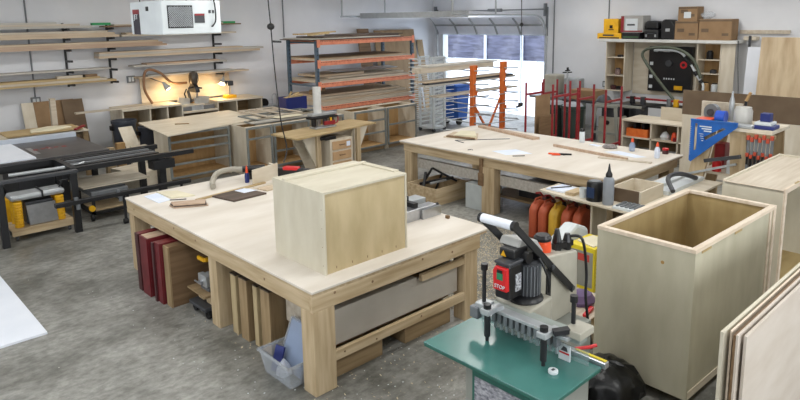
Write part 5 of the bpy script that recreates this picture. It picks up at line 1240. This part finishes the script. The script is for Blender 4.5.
G().cyl((9.15, 3.26, SZ+.09), (9.15, 3.38, SZ+.09), .09, n=24).build('roll', mat('tape_blue', hexc(40, 86, 196), .4), t, smooth=True)
t = T('sanding_disc', 'grey round disc tool standing on the stand beside the blue tape', 'disc', (9.35, 3.5, SZ))
G().cyl((9.3, 3.52, SZ+.12), (9.36, 3.50, SZ+.12), .12, n=28).build('disc', MIDG, t)
G().cyl((9.28, 3.52, SZ+.12), (9.3, 3.52, SZ+.12), .05, n=20).build('hub', DKG, t)
G().box(9.3, 9.4, 3.45, 3.57, SZ, SZ+.03).build('holder', BLKP, t)
one('folded_board', 'pale carton standing at the back left of the tool stand', 'carton', bx(9.55, 9.6, 3.2, 3.75, SZ-.0, SZ+.24), PALEW, (9.57, 3.5, SZ), bevel=.003)
one('orange_case', 'orange-red flat case on the left front corner of the tool stand', 'case', bx(8.93, 9.2, 3.40, 3.60, SZ, SZ+.07), SAFE, (9, 3.5, SZ), bevel=.01)
one('green_tape', 'green packet beside the orange-red case on the tool stand', 'packet', bx(8.95, 9.1, 3.26, 3.38, SZ, SZ+.05), GRNL, (9, 3.3, SZ), bevel=.01)
one('cloth_stack', 'pile of grey cloth pads between the green packet and white jar', 'cloth', G().prism([(8.93, 3.22), (8.93, 2.86), (9.05, 2.84), (9.08, 3.24)], 'z', SZ, SZ+.05), LTG, (9, 3.05, SZ), bevel=.015)
t = T('blue_box_stack', 'navy and white packets stacked right of the white jar', 'packets', (9.1, 2.75, SZ))
G().box(9.0, 9.25, 2.62, 2.88, SZ, SZ+.05).build('lower_packet', NAVY, t, bevel=.01)
G().box(9.02, 9.25, 2.66, 2.86, SZ+.05, SZ+.09).build('white_packet', WHT, t, bevel=.008)
G().box(9.1, 9.22, 2.70, 2.82, SZ+.09, SZ+.2).build('upper_packet', NAVY, t, bevel=.008)
# parallel clamps
CLR = mat('clamp_red', hexc(186, 72, 46), .45, ns=5)
cl = T('parallel_clamp', 'upright bar clamp with red jaw hanging at the right side of the tool stand', 'clamp', (8.84, 2.85, 1.0), 'row of red bar clamps')
G().box(8.83, 8.85, 2.833, 2.867, .66, 1.42).build('bar', MIDG, cl)
G().box(8.80, 8.855, 2.832, 2.868, 1.36, 1.42).build('jaw', CLR, cl, bevel=.006)
G().box(8.80, 8.83, 2.832, 2.868, 1.14, 1.19).build('sliding_jaw', CLR, cl, bevel=.006)
G().cyl((8.815, 2.85, 1.04), (8.815, 2.85, 1.14), .012).build('handle', BLKP, cl)
lbs = ['second', 'third', 'fourth', 'fifth', 'sixth', 'last and rightmost']
cl['label'] = 'first and leftmost of the red-jawed bar clamps hanging right of the blue square'
for k in range(6):
    dup(cl, (8.84 + .004*k, 2.85 - .045*(k+1), 1.0 + (.02 if k % 2 else -.02)), f'{lbs[k]} red-jawed bar clamp from the left hanging beside the stand')
G().box(8.852, 8.90, 2.55, 2.90, 1.40, 1.44).build('clamp_rail', PINED['y'], bpy.data.objects['tool_stand'])
# lower shelf junk
for (x, y, w_, d_, h, m, nm, cat, lb) in ((9.0, 3.30, .12, .16, .16, REDB, 'red_can', 'can', 'small red can on the lower shelf of the tool stand'), (9.0, 3.12, .1, .14, .2, WHT, 'white_bottle', 'bottle', 'white bottle beside the red can on the lower shelf'),
        (9.2, 3.0, .2, .3, .28, BROWN, 'leather_pouch', 'pouch', 'brown tool pouch at the back of the lower shelf'), (9.25, 3.35, .2, .14, .35, RED, 'red_toolbox', 'toolbox', 'dark red toolbox behind the red can')):
    g = G().lathe((x+w_/2, y, .83), [(w_/2, 0), (w_/2, h*.8), (w_/3, h*.92), (w_/6, h)], 14) if cat in ('can', 'bottle') else bx(x, x+w_, y-d_/2, y+d_/2, .83, .83+h)
    one(nm, lb, cat, g, m, (x, y, .83), bevel=0 if cat in ('can', 'bottle') else .015)
for i, (x, y, r, lb) in enumerate(((9.1, 3.42, .13, 'dark lidded paint pail on the floor under the tool stand, left'), (9.15, 3.12, .13, 'dark lidded paint pail on the floor under the tool stand, right'))):
    t = T('paint_pail', lb, 'pail', (x, y, 0))
    G().lathe((x, y, 0), [(r*.9, 0), (r, .30), (r*1.04, .31), (r*1.04, .33), (.02, .335)], 22).build('pail_body', DKG, t, smooth=True)
    G().lathe((x, y, .335), [(r*.7, 0), (r*.7, .02)], 22).build('lid_ring', PURP if i else MIDG, t)
one('yellow_sponge', 'yellow round object beside the paint pails under the stand', 'sponge', G().lathe((8.88, 2.78, 0), [(.07, 0), (.09, .06), (.07, .12), (.02, .13)], 14), YELB, (8.88, 2.78, 0), smooth=True)

# ---------------------------------------------------------------- plywood bench by right wall with compartments
t = T('compartment_bench', 'low plywood bench with open front compartments behind the back bench', 'bench', (12.9, 6.0, 0))
kx0, kx1, ky0, ky1, kz = 12.5, 13.3, 4.95, 6.75, .80
G().box(kx0, kx1, ky0, ky1, kz-.03, kz).build('bench_top', PLY['y'], t)
for y in (ky0, 5.55, 6.1, 6.72):
    G().box(kx0+.03, kx1-.03, y, y+.03, 0, kz-.03).build('divider', PLY['z'], t)
G().box(kx1-.06, kx1-.03, ky0+.03, ky1-.03, .1, kz-.03).build('back_panel', PINED['y'], t)
G().box(kx0+.03, kx1-.06, ky0+.03, ky1-.03, .42, .45).build('shelf', PLY['y'], t)
G().box(13.02, 13.05, 5.0, 6.15, kz, 1.06).build('upright_board', PLY['y'], t)
t = T('orange_basket', 'orange plastic basket in the left compartment of the low bench', 'basket', (12.7, 6.4, .45))
g = G().box(12.56, 12.58, 6.2, 6.66, .45, .62).box(12.88, 12.9, 6.2, 6.66, .45, .62).box(12.58, 12.88, 6.2, 6.22, .45, .62).box(12.58, 12.88, 6.64, 6.66, .45, .62).box(12.58, 12.88, 6.22, 6.64, .45, .47)
g.build('basket_body', ORANGE2, t)
G().box(12.62, 12.82, 6.3, 6.36, .47, .72).box(12.62, 12.82, 6.48, 6.54, .47, .70).build('black_tool', BLKP, t)
one('canvas_bag', 'grey stuffed canvas bag in the right compartment of the low bench', 'bag', G().lathe((12.74, 5.25, .45), [(.12, 0), (.17, .08), (.16, .18), (.08, .25), (.03, .27)], 11), HOSEG, (12.74, 5.25, .45), smooth=True)
one('white_glove', 'white cloth bundle in the middle compartment of the low bench', 'cloth', G().lathe((12.68, 5.88, .45), [(.08, 0), (.1, .06), (.05, .14), (.02, .16)], 9), WHT, (12.68, 5.88, .45), smooth=True)
t = T('orange_sander', 'small orange and red power tool in the middle compartment', 'power tool', (12.65, 5.68, .45))
G().lathe((12.65, 5.68, .45), [(.06, 0), (.06, .06), (.045, .14), (.03, .17)], 14).build('body', SAFE, t, smooth=True)
G().cyl((12.65, 5.68, .5), (12.55, 5.62, .48), .04).build('nose', RED, t)
t = T('drill_bottle', 'clear bottle with orange cap on the back bench by the low bench', 'bottle', (9.3, 4.65, .9))
G().lathe((9.22, 4.62, .9), [(.04, 0), (.045, .02), (.045, .1), (.02, .14)], 14).build('bottle_body', CLEARB, t, smooth=True)
G().lathe((9.22, 4.62, 1.04), [(.022, 0), (.018, .05), (.01, .06)], 12).build('bottle_cap', SAFE, t, smooth=True)
t = T('red_cap_jar', 'small dark jar with red lid at the far right of the back bench', 'jar', (9.36, 4.1, .9))
G().lathe((9.36, 4.16, .9), [(.045, 0), (.045, .05), (.04, .06)], 14).build('jar_body', REDE, t, smooth=True)
G().lathe((9.36, 4.16, .96), [(.046, 0), (.046, .025), (.02, .03)], 14).build('jar_lid', REDB, t, smooth=True)
# saw tray with long red clamp
t = T('bench_tool_rail', 'black and red long bench saw guide lying on the rear ledge', 'saw guide', (13.9, 6.1, 0))
G().box(13.6, 14.1, 5.2, 7.2, .93, .97).build('tray', BLKP, t, bevel=.006)
for y in (5.3, 6.7): G().box(13.65, 14.05, y, y+.08, 0, .93).build('stand_leg', DKG, t)
G().box(13.75, 13.82, 5.2, 7.1, 1.07, 1.11).build('red_bar', RED, t, bevel=.005)
for (y, m) in ((6.95, BLKP), (6.7, DKG), (6.1, MIDG), (5.95, YEL), (5.35, DKG)):
    G().cyl((13.78, y, .97), (13.78, y, 1.13), .06, n=14).build('clamp_head', m, t)
one('black_crate', 'black open tray under the long red bar beside the low bench', 'tray', G().box(13.55, 14.1, 6.9, 7.45, .60, .86).box(13.6, 13.7, 6.95, 7.0, 0, .6).box(13.95, 14.05, 7.3, 7.4, 0, .6), BLKP, (13.8, 7.1, 0), bevel=.01)
one('grinding_disc', 'grey round wheel standing on the saw guide tray, right end', 'wheel', G().cyl((13.95, 5.7, 1.10), (14.02, 5.7, 1.10), .13, n=24), MIDG, (13.98, 5.7, .97))

for nm in ('compartment_bench', 'orange_basket', 'canvas_bag', 'white_glove', 'orange_sander'):
    bpy.data.objects[nm].location.y -= .22
# boards at the right
one('hardboard_sheet', 'very long brown hardboard sheet standing on edge across the right side', 'board', bx(11.9, 11.93, 2.6, 5.02, 1.13, 1.58), CARDD, (11.9, 3.8, 1.13))
one('plywood_sheet', 'pale plywood sheet standing upright below the long brown hardboard', 'sheet', bx(11.88, 11.95, 2.4, 5.0, 0, 1.128), PLY['z'], (11.9, 3, 0))
def leanx(name, label, cat, y0, y1, xbot, xtop, z0, z1, th, m):
    g = G().prism([(xbot, z0), (xtop, z1), (xtop + th, z1), (xbot + th, z0)], 'y', y0, y1)
    return one(name, label, cat, g, m, (xbot, (y0+y1)/2, z0))
leanx('leaning_panel', 'tall grained plywood sheet leaning at the far right wall', 'panel', 3.0, 4.46, 13.9, 14.1, 0, 2.48, .02, wood('maple_sheet', hexc(216, 196, 164), hexc(178, 150, 116), 'z', 5, 1.1, amt=(.25, .6)))
leanx('leaning_panel', 'tall white panel leaning just left of the grained plywood sheet', 'panel', 4.42, 4.9, 14.5, 14.7, 0, 2.25, .02, WHTL)

# ---------------------------------------------------------------- wall unit
t = T('wall_cabinet', 'narrow open plywood wall cabinet at the left end of the white shelf', 'cabinet', (15.4, 8.2, 1.0))
def wcab(t, y0, y1, z0, z1, shelves):
    G().box(15.15, WX, y1-.025, y1, z0, z1).box(15.15, WX, y0, y0+.025, z0, z1).build('side_panel', YELW if False else PLY['z'], t)
    G().box(15.15, WX, y0+.025, y1-.025, z0, z0+.02).box(15.15, WX, y0+.025, y1-.025, z1-.02, z1).build('end_panel', PLY['y'], t)
    G().box(WX-.02, WX, y0+.025, y1-.025, z0+.02, z1-.02).build('back_panel', OAK, t)
    for z in shelves: G().box(15.17, WX-.02, y0+.025, y1-.025, z, z+.02).build('shelf', PLY['y'], t)
wcab(t, 7.90, 8.42, 1.04, 2.29, (1.42, 1.88))
t = T('wall_cabinet', 'open plywood wall cabinet holding jars at the right end of the white shelf', 'cabinet', (15.4, 5.8, 1.1))
wcab(t, 5.60, 6.14, 1.14, 2.29, (1.58, 1.9))
G().box(15.14, 15.16, 5.30, 5.59, 1.14, 2.29).build('filler_panel', PLY['z'], t)
for (y, z, h, m, lb) in ((8.1, 1.06, .1, BLKP, 'black gadget in the bottom of the left wall cabinet'), (8.25, 1.06, .12, REDE, 'dark red gadget in the bottom of the left wall cabinet'),
                      (8.15, 1.44, .18, mat('jar_mixed', hexc(150, 130, 124), .3, ns=30, col2=hexc(90, 70, 70)), 'glass jar of screws on the middle shelf of the left wall cabinet'), (8.1, 1.90, .06, BLKP, 'flat black tool on the top shelf of the left wall cabinet'),
                      (5.9, 1.92, .2, BLKP, 'black can on the top shelf of the right wall cabinet'), (5.8, 1.60, .09, DKG, 'low dark case on the middle shelf of the right wall cabinet'),
                      (5.75, 1.16, .22, WHT, 'white jar in the bottom of the right wall cabinet'), (5.95, 1.16, .24, OAK, 'amber jar in the bottom of the right wall cabinet')):
    t = T('supply_jar', lb, 'jar', (15.3, y, z))
    G().lathe((15.3, y, z), [(.07, 0), (.075, .01), (.075, h*.8), (.05, h*.9)], 14).build('jar_body', m, t, smooth=True)
    G().lathe((15.3, y, z+h*.9), [(.055, 0), (.055, h*.1)], 14).build('jar_lid', BLKP, t)
one('wall_shelf', 'long white shelf above the wall cabinets carrying tool boxes', 'shelf', bx(15.05, WX, 5.25, 8.58, 2.292, 2.36), SHELFW, (15.3, 7, 2.29), bevel=.005)
one('wall_backboard', 'plywood backing board on the wall between the two wall cabinets', 'board', bx(WX-.025, WX, 6.16, 7.88, .97, 2.29), PLY['y'], (WX, 7, 1))
t = T('router_table_plate', 'big black tool panel with red and yellow marks hung on the plywood board', 'panel', (15.5, 6.9, 1.08))
G().box(15.45, 15.575, 6.35, 7.42, 1.08, 2.18).build('panel_body', BLKP, t, bevel=.01)
G().cyl((15.44, 6.55, 1.75), (15.45, 6.55, 1.75), .085, n=24).build('red_dial', REDB, t)
G().cyl((15.435, 6.55, 1.75), (15.442, 6.55, 1.75), .04, n=20).build('dial_center', BLKP, t)
G().box(15.44, 15.45, 6.55, 6.75, 1.14, 1.24).build('yellow_tag', YEL, t)
G().box(15.44, 15.45, 6.9, 7.25, 2.05, 2.12).build('white_strip', WHT, t)
G().cyl((15.40, 6.9, 1.78), (15.45, 6.9, 1.78), .08, n=16).build('knob', DKG, t)
g = G()
for z in (1.15, 1.4, 1.72): g.box(15.44, 15.45, 7.3, 7.38, z, z+.08)
for k in range(5): g.box(15.44, 15.45, 6.75+k*.06, 6.78+k*.06, 1.38, 1.42)
g.build('white_label', WHT, t)
t = T('pipe_arm', 'bent black and white pipe arm mounted over the black tool panel', 'pipe arm', (15.3, 6.6, 1.2))
pts = curve_pts([(15.08, 7.2, 2.10), (15.07, 6.87, 2.11), (15.07, 6.5, 2.08), (15.07, 6.25, 1.84), (15.07, 6.07, 1.55), (15.08, 5.93, 1.36), (15.08, 5.92, 1.22)])
G().tube(pts, .028, 10).build('pipe', WHT, t, smooth=True)
for a, b in ((15, 19), (22, 24), (27, 29)):
    G().tube(pts[a:b+1], .045, 10).build('black_joint', BLKP, t)
G().tube(pts[0:3], .038, 10).build('black_joint', BLKP, t)
G().box(15.06, 15.45, 6.95, 7.01, 2.07, 2.13).build('wall_bracket', BLKP, t)
one('vacuum_hose', 'olive green flexible hose looping down from the pipe arm', 'hose', G().tube(curve_pts([(15.0, 5.95, 1.5), (14.98, 6.15, 1.93), (14.98, 6.55, 2.16), (14.98, 7.15, 2.16), (14.98, 7.36, 2.02), (14.98, 7.24, 1.78), (15.0, 6.9, 1.35), (14.9, 6.45, .9), (14.7, 6.1, .45), (14.6, 6.0, .04)]), .035, 10), HOSE, (15, 6.8, .0), smooth=True)
# things on the white shelf
def crate(name, label, cat, x0, x1, y0, y1, z0, z1, m, extras=()):
    t = T(name, label, cat, ((x0+x1)/2, (y0+y1)/2, z0))
    G().box(x0, x1, y0, y1, z0, z1).build('box_body', m, t, bevel=.008)
    for (nm, mm, a) in extras: G().box(*a).build(nm, mm, t)
    return t
sx = 15.1
crate('flat_case', 'flat yellow and black case at the left end of the white shelf', 'case', sx, 15.5, 8.0, 8.66, 2.361, 2.50, YEL, [('dark_label', BLKP, (sx-.004, sx, 8.05, 8.6, 2.37, 2.40)), ('dark_label', DKG, (sx-.004, sx, 8.2, 8.5, 2.43, 2.47))])
crate('flat_case', 'flat black and green case second from left on the white shelf', 'case', sx, 15.5, 7.52, 7.98, 2.361, 2.52, BLKP, [('green_label', mat('label_green', hexc(60, 90, 60), .5), (sx-.004, sx, 7.55, 7.95, 2.39, 2.43))])
crate('yellow_carton', 'square yellow box with a black emblem on top of the flat yellow case', 'box', sx+.02, 15.45, 8.1, 8.5, 2.502, 2.86, YEL, [('emblem', BLKP, (sx+.014, sx+.02, 8.22, 8.36, 2.58, 2.60)), ('emblem', BLKP, (sx+.014, sx+.02, 8.25, 8.33, 2.62, 2.70))])
crate('red_white_carton', 'red and white carton on top of the flat black case', 'box', sx, 15.5, 7.45, 8.02, 2.522, 2.93, mat('carton_grey2', hexc(170, 168, 164), .5), [('red_panel', RED, (sx-.004, sx, 7.94, 8.02, 2.53, 2.92)), ('white_label', WHT, (sx-.004, sx, 7.58, 7.90, 2.56, 2.86)), ('red_band', RED, (sx-.006, sx-.004, 7.45, 8.02, 2.54, 2.57)), ('print', DKG, (sx-.006, sx-.004, 7.65, 7.85, 2.69, 2.73))])
t = T('tool_case', 'black hard tool case with rounded corners in the middle of the white shelf', 'case', (15.3, 7.15, 2.36))
G().box(sx, 15.5, 7.05, 7.42, 2.361, 2.60).box(sx+.03, 15.5, 7.08, 7.40, 2.601, 2.80).build('case_body', BLKP, t, bevel=.04)
G().tube([(sx-.01, 7.15, 2.5), (sx-.05, 7.15, 2.5), (sx-.05, 7.3, 2.5), (sx-.01, 7.3, 2.5)], .014, 8).build('handle', DKG, t)
G().box(sx-.01, sx, 7.1, 7.14, 2.42, 2.48).box(sx-.01, sx, 7.33, 7.37, 2.42, 2.48).build('latch', LTG, t)
t = T('tool_case', 'larger humped black tool case beside the cardboard boxes on the white shelf', 'case', (15.3, 6.85, 2.36))
G().prism([(6.68, 2.361), (7.03, 2.361), (7.03, 2.78), (6.95, 2.84), (6.78, 2.82), (6.68, 2.68)], 'x', sx+.05, 15.5).build('case_body', BLKP, t, bevel=.03)
G().box(sx+.04, sx+.05, 6.8, 6.9, 2.55, 2.62).build('latch', LTG, t)
def cardbox(label, y0, y1, z0, z1, x0=sx):
    return crate('cardboard_box', label, 'box', x0, 15.5, y0, y1, z0, z1, CARD, [('tape', CARDD, (x0-.003, x0, y0+.005, y1-.005, z1-.05, z1-.01)), ('print', CARDD, (x0-.003, x0, y0+.06, y0+.2, z0+.1, z0+.16)), ('print', CARDD, (x0-.003, x0, y1-.22, y1-.06, z0+.18, z0+.26))])
cardbox('brown cardboard box right of the black tool cases on the white shelf', 6.13, 6.66, 2.361, 2.79)
cardbox('brown cardboard box at the right end of the white shelf', 5.40, 6.11, 2.361, 2.83)
b = cardbox('smaller cardboard box with a white label topping the shelf boxes', 6.18, 6.62, 2.792, 3.12, sx+.04)
G().box(sx+.034, sx+.04, 6.32, 6.48, 2.86, 3.0).build('white_label', WHT, b)
one('plastic_bowl', 'clear plastic wrapped bundle on the rightmost cardboard box', 'bundle', G().lathe((15.25, 5.98, 2.83), [(.06, 0), (.15, .06), (.16, .12), (.08, .17)], 12), CLEARP, (15.25, 5.98, 2.83), smooth=True)
one('wall_plank', 'long pinkish plank mounted on the wall right of the cardboard boxes', 'plank', bx(WX-.06, WX, 4.38, 5.38, 2.50, 2.58), PALEW, (WX, 5, 2.5))
one('wall_plank', 'short plank on the wall just under the long pinkish one', 'plank', bx(WX-.2, WX, 4.98, 5.24, 2.36, 2.44), PLY['y'], (WX, 5.1, 2.36))
one('saw_blade_tool', 'long dark narrow tool hanging from the short wall plank', 'tool', bx(WX-.22, WX-.2, 5.08, 5.13, 1.75, 2.46), DKG, (WX-.21, 5.1, 1.75))
one('wall_cable', 'thin dark cable hanging down from the right end of the white shelf', 'cable', G().tube([(15.1, 5.24, 2.36), (15.1, 5.22, 1.9), (15.05, 5.15, 1.3), (15.0, 5.12, .9)], .008, 6), DKG, (15.1, 5.2, .9))

# ================================================================ RED PANEL CARTS
def hframe(x0, x1, y, zt, z0=.12):
    g = G().cyl((x0, y, z0), (x0, y, zt), .022, n=10).cyl((x1, y, z0), (x1, y, zt+.02), .022, n=10)
    g.bar((x0, y, zt-.24), (x1, y, zt-.24), .03, .04).bar((x0, y, .4), (x1, y, .4), .03, .04)
    return g
def redcart(label, X, Y, w_=.62, dpt=.66, zt=1.68):
    t = T('panel_cart', label, 'cart', (X+w_/2, Y+dpt/2, 0), 'red tube panel carts')
    hframe(X, X+w_, Y+dpt, zt).build('end_frame', RED, t, smooth=True)
    hframe(X, X+w_, Y, zt).build('end_frame', RED, t, smooth=True)
    G().box(X-.03, X+w_+.03, Y-.03, Y+dpt+.03, .12, .16).build('deck', PLY['x'], t)
    G().bar((X, Y, .2), (X, Y+dpt, .2), .04, .04).bar((X+w_, Y, .2), (X+w_, Y+dpt, .2), .04, .04).build('side_rail', RED, t)
    for (x, y) in ((X+.03, Y+.03), (X+w_-.03, Y+.03), (X+.03, Y+dpt-.03), (X+w_-.03, Y+dpt-.03)):
        G().cyl((x-.02, y, .06), (x+.02, y, .06), .06).box(x-.02, x+.02, y-.02, y+.02, .06, .12).build('caster', RUB, t)
    return t
redcart('red tube panel cart holding brown panels, nearest the garage opening', 10.45, 6.88, .6, .62)
redcart('middle red tube panel cart, crowded beside the other frames', 11.3, 7.15, .55, .55, zt=1.6)
redcart('red tube panel cart furthest right, by the plywood wall cabinets', 11.4, 6.3, .62, .62, 1.53)
for (y, h, lb, m) in ((7.3, 1.42, 'tall brown cardboard panel standing in the nearest red cart', CARD), (7.2, 1.02, 'lower brown panel in front of the taller one in the red cart', BROWN)):
    one('hardboard_sheet', lb, 'panel', bx(10.5, 11.0, y, y+.02, .16, h), m, (10.6, y, .16))

# ---------------------------------------------------------------- machines on the right wall
t = T('spindle_machine', 'grey woodworking machine with a handwheel post beside the garage opening', 'machine', (14.6, 9.4, 0))
G().box(14.2, 15.1, 8.9, 9.8, 0, .85).build('cabinet', MACHG, t, bevel=.02)
G().box(14.0, 15.2, 8.7, 9.95, .85, .91).build('table', MIDG, t, bevel=.008)
G().box(14.5, 14.9, 9.45, 9.85, .91, 1.42).build('head', MACH, t, bevel=.03)
G().box(14.6, 14.9, 8.85, 9.3, .91, 1.35).build('motor_cover', LTG, t, bevel=.03)
G().cyl((14.5, 9.12, .91), (14.5, 9.12, 1.6), .025).build('post', LTG, t)
G().bar((14.5, 9.0, 1.52), (14.5, 9.26, 1.50), .03, .03).bar((14.4, 9.12, 1.56), (14.6, 9.12, 1.56), .03, .03).cyl((14.5, 9.12, 1.55), (14.5, 9.12, 1.64), .03).build('hand_cross', BLKP, t)
one('cardboard_box', 'long open cardboard box lying on the machine behind the red carts', 'box', G().box(13.8, 14.3, 7.9, 8.6, .93, 1.17), CARD, (14, 8.2, .93), bevel=.01)
one('workbench_trestle', 'dark steel side table under the long cardboard box', 'table', G().box(13.7, 14.4, 7.8, 8.75, .88, .928).box(13.75, 13.8, 7.85, 7.9, 0, .88).box(14.3, 14.35, 7.85, 7.9, 0, .88).box(13.75, 13.8, 8.65, 8.7, 0, .88).box(14.3, 14.35, 8.65, 8.7, 0, .88), DKG, (14, 8.2, 0))
for (x, y, r, h, lb) in ((12.95, 8.45, .28, .92, 'dark green round bin left of centre behind the red carts'), (12.75, 7.85, .27, .95, 'second dark green round bin behind the middle red cart')):
    t = T('rubbish_bin', lb, 'bin', (x, y, 0))
    G().lathe((x, y, 0), [(r*.8, 0), (r*.97, h*.92), (r*1.05, h*.93), (r*1.05, h), (r*.95, h), (r*.88, h*.7)], 24).build('tub', GREEN, t, smooth=True)
    G().tube([(x-r-.01, y-.08, h*.9), (x-r-.06, y-.05, h*.88), (x-r-.06, y+.05, h*.88), (x-r-.01, y+.08, h*.9)], .015, 8).build('handle', GREEN, t)
    G().lathe((x, y, h-.02), [(r*.9, 0), (r*.7, .07), (.05, .1)], 16).build('bag_liner', mat('liner', hexc(150, 156, 162), .5), t, smooth=True)
t = T('cabinet_saw', 'ivory cabinet machine with dark dome and extended table behind the right red cart', 'machine', (13.6, 7.2, 0))
G().box(13.0, 13.45, 6.9, 7.35, 0, .72).build('cabinet', MACH, t, bevel=.02)
G().box(12.9, 13.52, 6.85, 7.45, .93, .98).build('table', DKG, t, bevel=.008)
G().box(13.05, 13.4, 6.95, 7.3, .72, .93).build('neck', DKG, t)
G().cyl((12.997, 7.12, .6), (12.98, 7.12, .6), .05).build('dark_knob', BLKP, t)
G().lathe((13.2, 7.34, .98), [(.16, 0), (.17, .08), (.12, .17), (.04, .21)], 20).build('dome_guard', DKG, t, smooth=True)
G().box(12.93, 12.99, 6.25, 7.4, .985, 1.03).build('fence_tube', MACHG, t)
G().cyl((12.95, 6.24, 1.01), (12.95, 6.30, 1.01), .05).build('end_knob', BLKP, t)
t = T('step_trestle', 'grey wooden A-frame trestle standing between the red carts and ivory machine', 'trestle', (12.85, 6.9, 0))
G().bar((12.75, 7.40, 0), (12.8, 7.3, 1.0), .03, .07, up=(0, 1, 0)).bar((12.75, 6.72, 0), (12.8, 6.84, 1.0), .03, .07, up=(0, 1, 0)).build('leg', MACHG, t)
G().bar((12.8, 7.4, .98), (12.8, 6.8, 1.0), .05, .05).bar((12.77, 7.4, .4), (12.77, 6.8, .4), .03, .05).build('cross_bar', MACHG, t)

# wood shavings on the floor between the benches
rnd = random.Random(3); g = G()
for k in range(14000):
    if k < 13000: x = rnd.uniform(4.6, 7.0); y = rnd.gauss(4.6, .75)
    else: x = rnd.uniform(2.6, 6.5); y = rnd.uniform(2.9, 6.5)
    if y < 2.9 or y > 7: continue
    a = rnd.uniform(0, PI); s = rnd.uniform(.004, .014); h = rnd.uniform(.002, .012)
    dx, dy = math.cos(a)*s, math.sin(a)*s
    g._add([(x-dx, y-dy, .001), (x+dy*.6, y-dx*.6, .001), (x+dx, y+dy, h), (x-dy*.6, y+dx*.6, h*.8)], [(0, 1, 2, 3)])
one('wood_shavings', 'pale wood shavings scattered over the concrete between the two benches', 'shavings', g, mat('shaving', hexc(214, 200, 170), .8), (5.5, 4.4, 0), kind='stuff')
g = G()
for k in range(240):
    x = rnd.uniform(2.0, 2.8); y = rnd.uniform(3.4, 7.5); s = rnd.uniform(.004, .012)
    x = rnd.uniform(2.0, 5); y = rnd.uniform(3.0, 5.2) if x > 2.5 else y
    g.box(x, x+s, y, y+s*.8, 0, .003)
one('paper_scraps', 'tiny white scraps dotted on the concrete in front of the near bench', 'scraps', g, WHT, (3, 4, 0), kind='stuff')

# ---------------------------------------------------------------- separate pieces of one kind become parts of their own
SPLIT = {'bench_top', 'bolt_plate', 'pulley', 'side_beam', 'stretcher', 'air_hose', 'end_panel', 'side_panel', 'leg', 'sockets', 'cross_rail',
         'track_bracket', 'track_hanger', 'jaw', 'rear_rail', 'air_valve', 'motor', 'upright', 'white_label', 'grip_end', 'latch', 'arm', 'post',
         'connector_plate', 'emblem', 'stand_leg', 'side', 'bracket', 'tray_side', 'brace', 'black_tool', 'leg_foot', 'rail_clamp', 'bolt'}
for o in list(C.objects):
    if o.type != 'MESH' or o.parent is None or o.children or o.data.users > 1: continue
    base = o.name.split('.')[0]
    if base not in SPLIT: continue
    bm = bmesh.new(); bm.from_mesh(o.data)
    seen = set(); isl = []
    for v in bm.verts:
        if v in seen: continue
        st = [v]; seen.add(v); grp = []
        while st:
            a = st.pop(); grp.append(a)
            for e in a.link_edges:
                b_ = e.other_vert(a)
                if b_ not in seen: seen.add(b_); st.append(b_)
        isl.append({x.index for x in grp})
    bm.free()
    if len(isl) < 2: continue
    src = o.data
    for k, ids in enumerate(isl):
        b2 = bmesh.new(); b2.from_mesh(src)
        bmesh.ops.delete(b2, geom=[v for v in b2.verts if v.index not in ids], context='VERTS')
        me = bpy.data.meshes.new(base); b2.to_mesh(me); b2.free()
        for mt in src.materials: me.materials.append(mt)
        if k == 0: o.data = me
        else:
            c = o.copy(); c.data = me; C.objects.link(c); c.parent = o.parent
